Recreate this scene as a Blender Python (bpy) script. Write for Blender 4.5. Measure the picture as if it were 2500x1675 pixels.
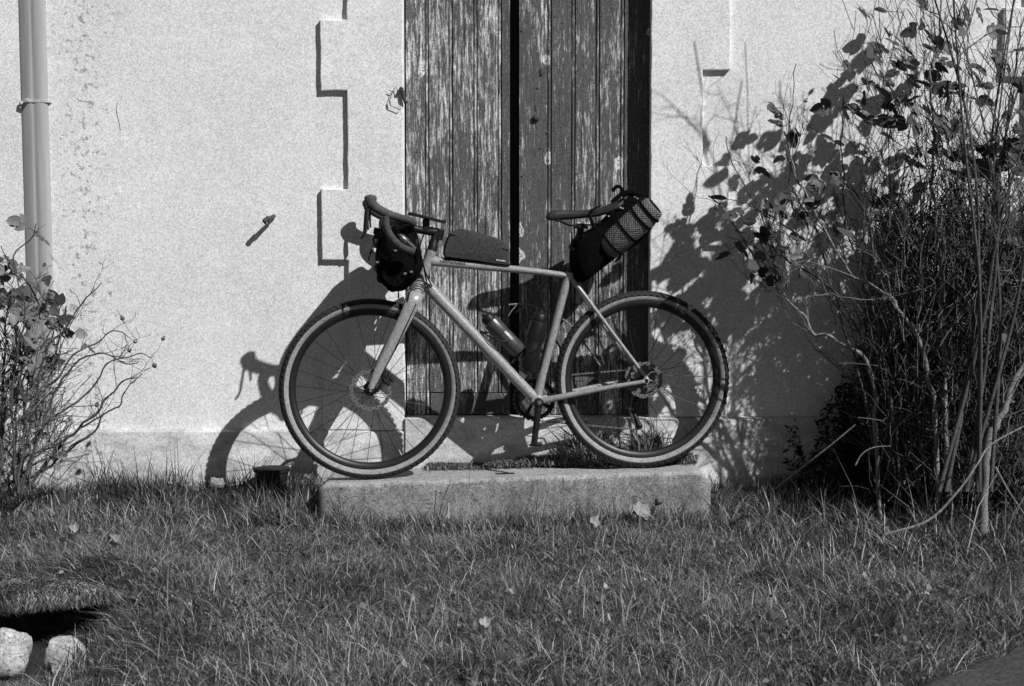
import bpy, math, random
import numpy as np
from mathutils import Vector, Matrix, noise as mnoise
R = random.Random(7)
for o in list(bpy.data.objects): bpy.data.objects.remove(o)
S = bpy.context.scene
COL = S.collection

# ------------------------------------------------------------------ camera, light, exposure
CAM = Vector((0.0, -5.76, 0.855)); TH = math.radians(3.4); FPX = 3472.0
cam = bpy.data.objects.new('camera', bpy.data.cameras.new('camera')); COL.objects.link(cam)
cam.location = CAM; cam.rotation_euler = (math.pi/2 - TH, 0, 0)
cam.data.lens = 50.0; cam.data.sensor_width = 36.0; cam.data.sensor_fit = 'HORIZONTAL'
cam.data.clip_start = 0.05; cam.data.clip_end = 500
cam.data.dof.use_dof = True; cam.data.dof.focus_distance = 5.5; cam.data.dof.aperture_fstop = 9.0
S.camera = cam
SUN = Vector((1.107, -1.0, 1.25)).normalized()
elev = math.asin(SUN.z)
sl = bpy.data.lights.new('sun', 'SUN'); sl.energy = 5.0; sl.angle = math.radians(0.5); sl.color = (1, 1, 1)
so = bpy.data.objects.new('sun', sl); COL.objects.link(so)
so.rotation_euler = SUN.to_track_quat('Z', 'Y').to_euler(); so.location = (6, -6, 7)
W = bpy.data.worlds.new('World'); S.world = W; W.use_nodes = True
wn = W.node_tree; wn.nodes.clear()
sky = wn.nodes.new('ShaderNodeTexSky'); sky.sky_type = 'NISHITA'; sky.sun_disc = False
sky.sun_elevation = elev; sky.altitude = 1500.0; sky.sun_rotation = math.atan2(SUN.x, SUN.y)
bw = wn.nodes.new('ShaderNodeSeparateColor')   # black-and-white film behind a red filter: the sky's red channel
bg = wn.nodes.new('ShaderNodeBackground'); wo = wn.nodes.new('ShaderNodeOutputWorld')
wn.links.new(sky.outputs[0], bw.inputs[0]); wn.links.new(bw.outputs[0], bg.inputs[0]); wn.links.new(bg.outputs[0], wo.inputs[0])
bg.inputs[1].default_value = 0.05
S.view_settings.view_transform = 'Standard'; S.view_settings.look = 'None'
S.view_settings.exposure = -0.02; S.view_settings.gamma = 1.0; S.view_settings.use_curve_mapping = False
S.render.engine = 'CYCLES'

# ------------------------------------------------------------------ coordinates
fw = Vector((0, math.cos(TH), -math.sin(TH))); upv = Vector((0, math.sin(TH), math.cos(TH)))
def ray(px, py): return fw + Vector((1, 0, 0))*((px-1250)/FPX) + upv*((837.5-py)/FPX)
def P(px, py, y=0.0):                # point seen at photo pixel on the vertical plane y
    d = ray(px, py); return CAM + d*((y-CAM.y)/d.y)
FX = P(904, 950, -0.30); RX = P(1568.8, 926, -0.17)
EU = Vector((FX.x-RX.x, FX.y-RX.y, 0)).normalized()      # towards the front wheel
EW = Vector((EU.y, -EU.x, 0));
if EW.y > 0: EW = -EW                                    # towards the camera
def B(px, py, w=0.0):                # point on the bicycle's mid plane, shifted w sideways
    d = ray(px, py); q = FX + EW*w
    return CAM + d*((q-CAM).dot(EW)/d.dot(EW))
def G(px, py, z):
    d = ray(px, py); return CAM + d*((z-CAM.z)/d.z)

# ------------------------------------------------------------------ mesh helpers
def frame(t, ref):
    t = t.normalized(); a = ref - t*ref.dot(t)
    if a.length < 1e-4: a = t.orthogonal()
    a.normalize(); return a, t.cross(a)
def smooth_path(pts, n=6):
    pts = [Vector(p) for p in pts]
    if len(pts) < 3: return pts
    out = []; q = [pts[0]*2-pts[1]] + pts + [pts[-1]*2-pts[-2]]
    for i in range(1, len(q)-2):
        for k in range(n):
            t = k/n; a, b, c, d = q[i-1], q[i], q[i+1], q[i+2]
            out.append(0.5*((2*b)+(c-a)*t+(2*a-5*b+4*c-d)*t*t+(3*b-a-3*c+d)*t**3))
    out.append(pts[-1]); return out
class MB:
    def __init__(s): s.v = []; s.f = []; s.m = []
    def add(s, v, f, m=0):
        o = len(s.v); s.v += [Vector(x) for x in v]; s.f += [tuple(i+o for i in q) for q in f]; s.m += [m]*len(f)
    def tube(s, pts, r, seg=8, ref=None, m=0, cap=True):
        pts = [Vector(p) for p in pts]; n = len(pts); V = []; F = []
        par = ref is None; a = None
        for i, p in enumerate(pts):
            t = pts[min(i+1, n-1)]-pts[max(i-1, 0)]
            if t.length < 1e-7: t = Vector((0, 0, 1))
            rr = ref if not par else (a if a is not None else t.orthogonal())
            a, b = frame(t, rr)
            ri = r[i] if isinstance(r, (list, tuple)) and len(r) == n else (r if not isinstance(r, (list, tuple)) else r[0]+(r[-1]-r[0])*i/(n-1))
            ra, rb = ri if isinstance(ri, (list, tuple)) else (ri, ri)
            for k in range(seg):
                th = 2*math.pi*k/seg; V.append(p + a*(ra*math.cos(th)) + b*(rb*math.sin(th)))
        for i in range(n-1):
            for k in range(seg):
                k2 = (k+1) % seg; F.append((i*seg+k, i*seg+k2, (i+1)*seg+k2, (i+1)*seg+k))
        if cap: F.append(tuple(reversed(range(seg)))); F.append(tuple(range((n-1)*seg, n*seg)))
        s.add(V, F, m); return s
    def box(s, c, ax, ay, az, m=0, ch=0.0):
        c = Vector(c); V = []; F = []
        if ch <= 0:
            for dx in (-1, 1):
                for dy in (-1, 1):
                    for dz in (-1, 1): V.append(c+ax*dx+ay*dy+az*dz)
            F = [(0, 1, 3, 2), (4, 6, 7, 5), (0, 4, 5, 1), (2, 3, 7, 6), (0, 2, 6, 4), (1, 5, 7, 3)]
            s.add(V, F, m); return s
        lx, ly, lz = ax.length, ay.length, az.length
        ex, ey, ez = ax.normalized(), ay.normalized(), az.normalized()
        idx = {}
        for dx in (-1, 1):
            for dy in (-1, 1):
                for dz in (-1, 1):
                    for k in range(3):
                        q = [dx*(lx-ch), dy*(ly-ch), dz*(lz-ch)]; q[k] = (dx*lx, dy*ly, dz*lz)[k]
                        idx[(dx, dy, dz, k)] = len(V); V.append(c+ex*q[0]+ey*q[1]+ez*q[2])
        for d in (-1, 1):
            F.append(tuple(idx[(d, a, b, 0)] for a, b in ((-1, -1), (-1, 1), (1, 1), (1, -1))))
            F.append(tuple(idx[(a, d, b, 1)] for a, b in ((-1, -1), (-1, 1), (1, 1), (1, -1))))
            F.append(tuple(idx[(a, b, d, 2)] for a, b in ((-1, -1), (-1, 1), (1, 1), (1, -1))))
        for a in (-1, 1):
            for b in (-1, 1):
                F.append((idx[(a, b, -1, 0)], idx[(a, b, 1, 0)], idx[(a, b, 1, 1)], idx[(a, b, -1, 1)]))
                F.append((idx[(a, -1, b, 0)], idx[(a, 1, b, 0)], idx[(a, 1, b, 2)], idx[(a, -1, b, 2)]))
                F.append((idx[(-1, a, b, 1)], idx[(1, a, b, 1)], idx[(1, a, b, 2)], idx[(-1, a, b, 2)]))
        for k in [(a, b, c2) for a in (-1, 1) for b in (-1, 1) for c2 in (-1, 1)]:
            F.append(tuple(idx[k+(j,)] for j in range(3)))
        s.add(V, F, m); return s
    def loft(s, rings, m=0, cap=True, closed=True):
        n = len(rings[0]); V = [p for r in rings for p in r]; F = []
        for i in range(len(rings)-1):
            for k in range(n if closed else n-1):
                k2 = (k+1) % n; F.append((i*n+k, i*n+k2, (i+1)*n+k2, (i+1)*n+k))
        if cap: F.append(tuple(reversed(range(n)))); F.append(tuple(range((len(rings)-1)*n, len(rings)*n)))
        s.add(V, F, m); return s
    def build(s, name, mats, parent=None, smooth=True, angle=40):
        me = bpy.data.meshes.new(name)
        org = Vector(parent['_o']) if parent is not None and '_o' in parent else Vector((0, 0, 0))
        me.from_pydata([tuple(v-org) for v in s.v], [], s.f)
        if not isinstance(mats, (list, tuple)): mats = [mats]
        for mt in mats: me.materials.append(mt)
        me.polygons.foreach_set('material_index', s.m)
        me.validate(); me.update()
        import bmesh
        bm = bmesh.new(); bm.from_mesh(me); bmesh.ops.recalc_face_normals(bm, faces=bm.faces); bm.to_mesh(me); bm.free()
        if smooth:
            me.polygons.foreach_set('use_smooth', [True]*len(me.polygons))
            me.set_sharp_from_angle(angle=math.radians(angle))
        o = bpy.data.objects.new(name, me); COL.objects.link(o)
        if parent is not None:
            o.parent = parent; o['_o'] = tuple(org)
        return o
def thing(name, label, cat, loc, group=None):
    o = bpy.data.objects.new(name, None); COL.objects.link(o); o.location = loc; o.empty_display_size = 0.05
    o['_o'] = tuple(loc); o['label'] = label; o['category'] = cat
    if group: o['group'] = group
    return o
def tag(o, label, cat, group=None):
    o['label'] = label; o['category'] = cat
    if group: o['group'] = group
    return o
def center(o):                       # put a single mesh's origin at its base
    me = o.data; vs = [v.co for v in me.vertices]
    c = Vector((sum(v.x for v in vs)/len(vs), sum(v.y for v in vs)/len(vs), min(v.z for v in vs)))
    me.transform(Matrix.Translation(-c)); o.location = c; return o

# ------------------------------------------------------------------ materials
class NT:
    def __init__(s, name):
        s.m = bpy.data.materials.new(name); s.m.use_nodes = True; s.t = s.m.node_tree
        s.b = s.t.nodes['Principled BSDF']
    def n(s, typ, **kw):
        nd = s.t.nodes.new(typ)
        for k, v in kw.items():
            if hasattr(nd, k): setattr(nd, k, v)
            else: nd.inputs[k].default_value = v
        return nd
    def l(s, a, b): s.t.links.new(a, b)
    def math(s, op, a, b=None, clamp=False):
        nd = s.t.nodes.new('ShaderNodeMath'); nd.operation = op; nd.use_clamp = clamp
        for i, x in enumerate((a, b)):
            if x is None: continue
            if isinstance(x, (int, float)): nd.inputs[i].default_value = x
            else: s.l(x, nd.inputs[i])
        return nd.outputs[0]
    def noise(s, vec, scale, detail=4, rough=0.55, dist=0.0):
        nd = s.n('ShaderNodeTexNoise'); nd.inputs['Scale'].default_value = scale; nd.inputs['Detail'].default_value = detail
        nd.inputs['Roughness'].default_value = rough; nd.inputs['Distortion'].default_value = dist
        s.l(vec, nd.inputs['Vector']); return nd.outputs[0]
    def ramp(s, f, stops):
        nd = s.n('ShaderNodeValToRGB'); e = nd.color_ramp.elements
        while len(e) < len(stops): e.new(0.5)
        for i, (p, c) in enumerate(stops): e[i].position = p; e[i].color = (c, c, c, 1)
        s.l(f, nd.inputs[0]); return nd.outputs[0]
    def vec(s, scale=(1, 1, 1), rnd=False, space='pos'):
        g = s.n('ShaderNodeNewGeometry').outputs['Position'] if space == 'pos' else s.n('ShaderNodeTexCoord').outputs['Object']
        mp = s.n('ShaderNodeMapping'); mp.inputs['Scale'].default_value = scale; s.l(g, mp.inputs[0])
        if rnd:
            oi = s.n('ShaderNodeObjectInfo'); k = s.math('MULTIPLY', oi.outputs['Random'], 40.0)
            cx = s.n('ShaderNodeCombineXYZ'); s.l(k, cx.inputs[0]); s.l(k, cx.inputs[2]); s.l(cx.outputs[0], mp.inputs['Location'])
        return mp.outputs[0]
    def speck(s, cell=0.0042):
        g = s.n('ShaderNodeNewGeometry').outputs['Position']; sn = s.n('ShaderNodeVectorMath'); sn.operation = 'SNAP'; sn.inputs[1].default_value = (cell, cell, cell); s.l(g, sn.inputs[0])
        w = s.n('ShaderNodeTexWhiteNoise'); s.l(sn.outputs[0], w.inputs['Vector'])
        sn2 = s.n('ShaderNodeVectorMath'); sn2.operation = 'SNAP'; sn2.inputs[1].default_value = (cell*1.9, cell*1.9, cell*1.9); s.l(g, sn2.inputs[0])
        w2 = s.n('ShaderNodeTexWhiteNoise'); s.l(sn2.outputs[0], w2.inputs['Vector'])
        return s.math('ADD', s.math('MULTIPLY', w.outputs['Value'], .6), s.math('MULTIPLY', w2.outputs['Value'], .4))
    def mix(s, f, a, b):              # grey mix
        d = s.math('SUBTRACT', b, a) if not (isinstance(a, float) and isinstance(b, float)) else b-a
        return s.math('ADD', s.math('MULTIPLY', f, d), a)
    def col(s, v):
        c = s.n('ShaderNodeCombineColor')
        for i in range(3): s.l(v, c.inputs[i])
        s.l(c.outputs[0], s.b.inputs['Base Color'])
    def bump(s, h, strength=0.3, dist=0.003):
        b = s.n('ShaderNodeBump'); b.inputs['Strength'].default_value = strength; b.inputs['Distance'].default_value = dist
        s.l(h, b.inputs['Height']); s.l(b.outputs[0], s.b.inputs['Normal'])
def grain(n, base, amp=0.12, scale=230.0, big=0.06):
    v = n.vec(); g = n.noise(v, scale, 2, 0.7); sp_ = n.speck(.0040); g2 = n.noise(v, 3.0, 5)
    a = n.math('ADD', n.math('MULTIPLY', n.math('SUBTRACT', g, 0.5), amp*4), n.math('MULTIPLY', n.math('SUBTRACT', g2, 0.5), big*4)); a = n.math('ADD', a, n.math('MULTIPLY', n.math('SUBTRACT', sp_, .5), .55+amp*1.5))
    return n.math('MULTIPLY', n.math('ADD', a, 1.0), base), g
def simple(name, c, rough=0.6, metal=0.0, amp=0.08, spec=0.5, bump=0.0, coat=0.0, scale=230.0):
    n = NT(name); v, g = grain(n, c, amp, scale); n.col(v)
    n.b.inputs['Roughness'].default_value = rough; n.b.inputs['Metallic'].default_value = metal
    n.b.inputs['Specular IOR Level'].default_value = spec; n.b.inputs['Coat Weight'].default_value = coat
    if bump: n.bump(g, bump, 0.002)
    return n.m
def plaster(name, base, dirty=False, rough_b=0.35):
    n = NT(name); v = n.vec()
    fine = n.noise(v, 210.0, 2, 0.75); mid = n.noise(v, 28.0, 4); big = n.noise(v, 2.2, 6, 0.6)
    a = n.math('ADD', n.math('MULTIPLY', n.math('SUBTRACT', fine, 0.5), 0.62), n.math('MULTIPLY', n.math('SUBTRACT', mid, 0.5), 0.12))
    a = n.math('ADD', a, n.math('ADD', n.math('MULTIPLY', n.math('SUBTRACT', big, 0.5), 0.42), n.math('MULTIPLY', n.math('SUBTRACT', n.noise(n.vec((1, 1, 1.8)), 9.0, 6, .65), .5), .22)))
    a = n.math('ADD', a, n.math('MULTIPLY', n.math('SUBTRACT', n.speck(.0036), .5), .60))
    c = n.math('MULTIPLY', n.math('ADD', a, 1.0), base)
    # specks of missing wash and mould, gathered beside the drainpipe
    sep = n.n('ShaderNodeSeparateXYZ'); n.l(n.vec(), sep.inputs[0])
    band = n.math('SUBTRACT', 1.0, n.math('MULTIPLY', n.math('ABSOLUTE', n.math('ADD', sep.outputs[0], 1.72)), 3.2), True)
    sp = n.noise(v, 34.0, 5, 0.7); spm = n.math('MULTIPLY', n.math('SUBTRACT', n.math('ADD', sp, n.math('MULTIPLY', band, 0.17)), 0.70), 14.0, True)
    sp2 = n.noise(n.vec((1, 1, .6)), 60.0, 3, 0.6); spm2 = n.math('MULTIPLY', n.math('SUBTRACT', sp2, 0.70), 16.0, True)
    cl = n.noise(v, 4.0, 3); clm = n.math('MULTIPLY', n.math('SUBTRACT', cl, 0.5), 5.0, True)
    m = n.math('MAXIMUM', spm, n.math('MULTIPLY', spm2, clm))
    c = n.math('MULTIPLY', c, n.math('SUBTRACT', 1.0, n.math('MULTIPLY', m, 0.5)))
    if dirty:
        st = n.noise(n.vec((1, 1, 2.2)), 7.0, 6, 0.65); c = n.math('MULTIPLY', c, n.ramp(st, [(0.36, 0.62), (0.6, 1.0)]))
    n.col(c); n.b.inputs['Roughness'].default_value = 0.93; n.b.inputs['Specular IOR Level'].default_value = 0.15
    h = n.math('ADD', n.math('MULTIPLY', fine, 0.4), n.math('ADD', mid, n.math('MULTIPLY', m, -1.0)))
    n.bump(h, rough_b, 0.003); return n.m
M = {}
M['wall'] = plaster('lime_plaster', 0.72)
M['plinth'] = plaster('rough_plinth_render', 0.60, True, 0.7)
def concrete(name, base, patchy=False):
    n = NT(name); v = n.vec()
    f = n.noise(v, 190.0, 3, 0.8); m_ = n.noise(v, 26.0, 5, 0.65); b = n.noise(v, 4.0, 5)
    pits = n.math('MULTIPLY', n.math('SUBTRACT', n.noise(v, 70.0, 3, 0.6), 0.63), 12.0, True)
    a = n.math('ADD', n.math('MULTIPLY', n.math('SUBTRACT', f, .5), 1.2), n.math('ADD', n.math('MULTIPLY', n.math('SUBTRACT', m_, .5), .7), n.math('MULTIPLY', n.math('SUBTRACT', b, .5), .6)))
    a = n.math('ADD', a, n.math('MULTIPLY', n.math('SUBTRACT', n.speck(.0044), .5), 1.0))
    c = n.math('MULTIPLY', n.math('ADD', a, 1.0), base); c = n.math('MULTIPLY', c, n.math('SUBTRACT', 1.0, n.math('MULTIPLY', pits, .5)))
    if patchy:                         # upright faces blotchy and darker, level faces lighter
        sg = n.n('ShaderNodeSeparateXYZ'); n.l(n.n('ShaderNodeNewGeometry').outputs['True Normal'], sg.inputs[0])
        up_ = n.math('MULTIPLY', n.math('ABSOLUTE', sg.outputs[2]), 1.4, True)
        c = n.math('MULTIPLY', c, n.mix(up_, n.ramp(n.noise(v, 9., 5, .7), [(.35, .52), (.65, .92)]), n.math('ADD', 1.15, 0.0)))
    n.col(c); n.b.inputs['Roughness'].default_value = .95; n.b.inputs['Specular IOR Level'].default_value = .1
    n.bump(n.math('SUBTRACT', n.math('ADD', m_, n.math('MULTIPLY', f, .5)), n.math('MULTIPLY', pits, .6)), .8, .006); return n.m
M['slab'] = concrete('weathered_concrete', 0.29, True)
def painted_wood():
    n = NT('flaking_painted_wood')
    sv = n.vec((1, 1, 0.05), True); sv2 = n.vec((1, 1, 0.13), True); pv = n.vec((1, 1, 0.35), True)
    grainl = n.noise(sv, 190.0, 3, 0.6, 0.3); streak = n.noise(n.vec((1, 1, .075), True), 85.0, 5, 0.68, 0.3); patch = n.noise(pv, 6.5, 4, 0.6)
    flake = n.noise(n.vec((1, 1, 0.16), True), 190.0, 4, 0.75)
    vo = n.n('ShaderNodeTexVoronoi'); vo.inputs['Scale'].default_value = 4.2; n.l(n.vec((1, 1, 0.75), True), vo.inputs['Vector'])
    kd = n.math('ADD', vo.outputs['Distance'], n.math('MULTIPLY', n.math('SUBTRACT', n.noise(n.vec((1, 1, .6)), 38.0, 3), .5), .16))
    knot = n.math('MULTIPLY', n.math('SUBTRACT', 0.12, kd), 14.0, True)
    ringw = n.math('ABSOLUTE', n.math('SINE', n.math('MULTIPLY', kd, 62.0)))
    oi = n.n('ShaderNodeObjectInfo').outputs['Random']
    w = n.math('ADD', n.math('MULTIPLY', streak, 0.55), n.math('ADD', n.math('MULTIPLY', patch, 0.34), n.math('MULTIPLY', flake, 0.44)))
    w = n.math('ADD', w, n.math('MULTIPLY', n.math('SUBTRACT', oi, 0.5), 0.10))
    w = n.math('ADD', w, n.math('MULTIPLY', knot, n.math('MULTIPLY', ringw, 0.35)))
    bare = n.math('MULTIPLY', n.math('SUBTRACT', w, 0.669), 11.0, True)
    paint = n.math('MULTIPLY', n.math('ADD', n.math('MULTIPLY', n.math('SUBTRACT', grainl, .5), 1.0), 1.0), 0.095)
    wood = n.math('MULTIPLY', n.math('ADD', n.math('MULTIPLY', n.math('SUBTRACT', grainl, .5), 1.9), 1.0), 0.55)
    gg = n.noise(n.vec(), 230.0, 2, .7)
    c = n.mix(bare, paint, wood); c = n.math('MULTIPLY', c, n.math('ADD', 0.45, n.math('MULTIPLY', n.speck(.003), 1.1)))
    crack = n.math('MULTIPLY', n.math('SUBTRACT', n.noise(n.vec((1, 1, 0.02), True), 95.0, 2), 0.70), 20.0, True)
    c = n.math('MULTIPLY', c, n.math('SUBTRACT', 1.0, n.math('MULTIPLY', crack, .75)))
    n.col(c); n.b.inputs['Roughness'].default_value = .85; n.b.inputs['Specular IOR Level'].default_value = .2
    n.bump(n.math('SUBTRACT', n.math('SUBTRACT', grainl, n.math('MULTIPLY', bare, .5)), crack), .8, .003); return n.m
M['door'] = painted_wood()
M['dark_recess'] = simple('dark_wood', 0.03, 0.9, amp=.1)
M['zinc'] = None
n = NT('zinc_pipe'); v = n.vec((1, 1, .06)); f = n.noise(v, 60.0, 4); g = n.noise(n.vec(), 220., 2, .7)
n.col(n.math('MULTIPLY', n.math('ADD', n.math('ADD', .55, n.math('MULTIPLY', f, .5)), n.math('MULTIPLY', g, .45)), .33)); n.b.inputs['Roughness'].default_value = .7
n.b.inputs['Metallic'].default_value = .0; M['zinc'] = n.m
M['clamp'] = simple('galvanised_clamp', .62, .35, .3)
M['iron'] = simple('rusty_iron', .05, .8, amp=.2, bump=.4)
M['frame'] = simple('frame_paint', .27, .33, amp=.10, coat=.6)
M['rubber'] = simple('tyre_rubber', .022, .8, amp=.2, spec=.3)
M['tan'] = simple('tan_sidewall', .27, .75, amp=.12, spec=.2)
M['rim'] = simple('black_rim', .008, .45, amp=.1)
M['black'] = simple('black_alloy', .010, .45, amp=.1, spec=.25)
M['tape'] = simple('bar_tape', .045, .8, amp=.25, bump=.3, spec=.3)
M['hood'] = simple('rubber_hood', .06, .75, amp=.12, spec=.3)
M['steel'] = simple('bright_steel', .5, .5, .8)
M['dsteel'] = simple('dark_steel', .16, .6, .5)
M['fabric'] = simple('black_bag_fabric', .004, 1., amp=.25, spec=.04, bump=.2)
M['bagside'] = simple('grey_bag_fabric', .05, 1., amp=.2, spec=.05)
M['strap'] = simple('black_webbing', .006, 1., amp=.2, spec=.03)
M['saddle'] = simple('saddle_cover', .022, .5, amp=.15, spec=.4)
M['bottle'] = simple('dark_bottle_plastic', .012, .3, amp=.1)
M['bottle_metal'] = simple('grey_bottle', .09, .35, .5, amp=.1)
M['print_dark'] = simple('dark_print', .03, .6)
M['print_light'] = simple('pale_print', .7, .6)
M['pot'] = simple('black_pot_plastic', .012, .7, spec=.3)
M['deadleaf'] = simple('dead_leaf', .27, .85, amp=.2, spec=.15)
M['bark'] = simple('rose_bark', .075, .85, amp=.3, spec=.15, bump=.4, scale=150.)
M['bark_pale'] = simple('pale_stem', .18, .85, amp=.3, spec=.15, bump=.4, scale=120.)
M['shade_leaf'] = simple('shade_dark_inner_leaves', .018, .95, amp=.3, spec=.05)  # leaf scraps coloured near black to paint the shade inside the bush
M['hip'] = simple('rose_hip', .10, .35, amp=.1)
M['stone'] = concrete('pale_boulder', .40)
M['glass'] = simple('phone_screen', .008, .25, spec=.6, amp=.02)
def leafmat(name, c):
    n = NT(name); oi = n.n('ShaderNodeObjectInfo').outputs['Random']; g = n.noise(n.vec(), 150., 3, .7)
    n.col(n.math('MULTIPLY', n.math('MULTIPLY', n.math('ADD', .6, n.math('MULTIPLY', oi, .8)), n.math('ADD', .55, n.math('MULTIPLY', g, .9))), c))
    n.b.inputs['Roughness'].default_value = .5; n.b.inputs['Specular IOR Level'].default_value = .4; return n.m
M['leaf'] = leafmat('rose_leaf', .05)
n = NT('foam_mat'); vo = n.n('ShaderNodeTexVoronoi'); vo.inputs['Scale'].default_value = 125.; vo.inputs['Randomness'].default_value = .15
n.l(n.vec(), vo.inputs['Vector']); d = n.math('MULTIPLY', vo.outputs['Distance'], 1.4, True)
n.col(n.ramp(d, [(0.15, .24), (.7, .09)])); n.b.inputs['Roughness'].default_value = .7; n.bump(n.math('SUBTRACT', 1.0, d), 1.0, .004); M['foam'] = n.m
def grassmat():
    n = NT('grass_blades'); a = n.n('ShaderNodeAttribute'); a.attribute_name = 'shade'
    g = n.noise(n.vec(), 160., 2, .7)
    n.col(n.math('MULTIPLY', a.outputs['Fac'], n.math('ADD', .6, n.math('MULTIPLY', g, .8))))
    n.b.inputs['Roughness'].default_value = .55; n.b.inputs['Specular IOR Level'].default_value = .35; return n.m
M['grass'] = grassmat()
n = NT('lawn_soil'); v = n.vec(); c = n.math('MULTIPLY', n.ramp(n.noise(v, 60., 5, .7), [(.3, .3), (.7, 1.5)]), .028); n.col(c)
n.b.inputs['Roughness'].default_value = 1.; n.bump(n.noise(v, 90., 5, .7), 1., .01); M['soil'] = n.m
M['gravel'] = concrete('dark_gravel_path', .06)

# ------------------------------------------------------------------ the ground
PIT = G(70, 1600, -0.25)
def gz(x, y):
    t = min(max(-y/0.45, 0), 1); z = -0.085 - 0.075*t*t*(3-2*t)
    z -= 0.03*max(0, -y-0.45)/1.5
    z += 0.018*mnoise.noise(Vector((x*1.7, y*1.7, 3))) + 0.008*mnoise.noise(Vector((x*6, y*6, 7)))
    # grassy mound at the lower left with a hollow holding pale stones
    z += 0.09*math.exp(-(((x-PIT.x+0.05)/0.45)**2 + ((y-PIT.y-0.46)/0.20)**2))
    z += 0.05*math.exp(-(((x-PIT.x-0.42)/0.16)**2 + ((y-PIT.y-0.02)/0.25)**2))
    z -= 0.26*math.exp(-(((x-PIT.x+.03)/0.20)**4 + ((y-PIT.y+.04)/0.32)**4))
    return z
def on_path(x, y):                    # gravel path cutting the lower right corner
    a = G(2240, 1690, -0.2); b = G(2520, 1575, -0.2); d = Vector((b.x-a.x, b.y-a.y)); q = Vector((x-a.x, y-a.y))
    return (d.x*q.y-d.y*q.x)/d.length + 0.02*mnoise.noise(Vector((x*9, y*9, 1))) < 0
xs = list(np.linspace(-60, -3.2, 14)) + list(np.linspace(-3.0, 3.0, 150)) + list(np.linspace(3.2, 60, 14))
ys = list(np.linspace(-60, -3.8, 16)) + list(np.linspace(-3.6, 0.6, 110))
b = MB(); V = [(x, y, gz(x, y) if (abs(x) < 4 and y > -4.2) else -0.22) for y in ys for x in xs]
nx = len(xs); F = [(j*nx+i, j*nx+i+1, (j+1)*nx+i+1, (j+1)*nx+i) for j in range(len(ys)-1) for i in range(nx-1)]
b.add(V, F); g = b.build('ground', M['soil']); g['kind'] = 'structure'
b = MB(); a_ = G(2225, 1700, -0.2); b_ = G(2560, 1562, -0.2)
dv = Vector((b_.x-a_.x, b_.y-a_.y, 0)); nrm = Vector((dv.y, -dv.x, 0)).normalized(); N = 26; Vp = []
for i in range(N+1):
    for j in range(N+1):
        p = Vector((a_.x, a_.y, 0)) + dv*(i/N*2.2-0.6) + nrm*(j/N*1.4-0.015*mnoise.noise(Vector((i*.9, 0, 0))))
        Vp.append((p.x, p.y, gz(p.x, p.y)+0.006+0.004*mnoise.noise(Vector((p.x*20, p.y*20, 0)))))
b.add(Vp, [(i*(N+1)+j, i*(N+1)+j+1, (i+1)*(N+1)+j+1, (i+1)*(N+1)+j) for i in range(N) for j in range(N)])
o = b.build('path', M['gravel']); o['kind'] = 'structure'

# ------------------------------------------------------------------ the house front
WX = lambda px, py=600, y=0.0: P(px, py, y).x
WZ = lambda py, y=0.0: P(1250, py, y).z
DL, DR = WX(986), WX(1587); ZS = WZ(1018); ZPL = WZ(1050)
house = thing('house_front', 'pale limewashed house wall with toothed quoin border round a wooden double door', 'house wall', (0, 0, -0.08))
XL, XR, ZT = -9.0, 9.0, 5.2; DOORTOP = 2.35
b = MB()
for x0, x1, z0, z1 in ((XL, DL, -0.3, ZT), (DR, XR, -0.3, ZT), (DL, DR, DOORTOP, ZT)):
    b.box(((x0+x1)/2, 0.15, (z0+z1)/2), Vector(((x1-x0)/2, 0, 0)), Vector((0, 0.15, 0)), Vector((0, 0, (z1-z0)/2)))
b.build('wall', M['wall'], house, False)
def border(outline, ythick, name):
    # closed outline (x,z) -> raised plaster slab with softened, slightly uneven edges
    pts = []
    for i in range(len(outline)):
        p, q = Vector(outline[i]), Vector(outline[(i+1) % len(outline)]); L = (q-p).length; k = max(1, int(L/0.018))
        for j in range(k): pts.append(p.lerp(q, j/k))
    n_ = len(pts); out = []
    for p in pts:
        out.append(Vector((p.x+0.003*mnoise.noise(Vector((p.x*14, p.y*14, 1)))+.0018*mnoise.noise(Vector((p.x*70, p.y*70, 1))), p.y+0.003*mnoise.noise(Vector((p.x*14, p.y*14, 5)))+.0018*mnoise.noise(Vector((p.x*70, p.y*70, 5))))))
    A = sum(out[i].x*out[(i+1) % n_].y-out[(i+1) % n_].x*out[i].y for i in range(n_)); sgn = 1 if A > 0 else -1
    rings = []
    for y, ins in ((0.001, 0.0), (-ythick+0.004, 0.0005), (-ythick+0.001, 0.002), (-ythick, 0.005)):
        rg = []
        for i in range(n_):
            t = (out[(i+1) % n_]-out[i-1]); t.normalize(); nn = Vector((-t.y, t.x))*sgn
            q = out[i]+nn*ins; rg.append(Vector((q.x, y, q.y)))
        rings.append(rg)
    b = MB(); b.loft(rings, 0, True); return b.build(name, M['wall'], house, True, 8)
T = 0.021
xw, xn = WX(785, 600, -T), WX(850, 600, -T); xd = WX(986, 600, -T)
zz = lambda py: WZ(py, -T)
ol = [(xd, ZPL+.002), (xd, ZT-.4), (xn, ZT-.4)]
blocks = [(-360, -190), (48, 221), (461, 635), (869, 1046)]
for t0, t1 in blocks[:-1]:
    ol += [(xn, zz(t0)), (xw, zz(t0)), (xw, zz(t1)), (xn, zz(t1))]
ol += [(xn, zz(869)), (xw, zz(869)), (xw, ZPL+.002)]
border(ol, T, 'quoin_border')
xw2, xn2, xd2 = WX(1779, 600, -T), WX(1714, 600, -T), WX(1587, 600, -T)
ol = [(xd2, ZS+.002), (xd2, ZT-.4), (xn2, ZT-.4)]
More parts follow.
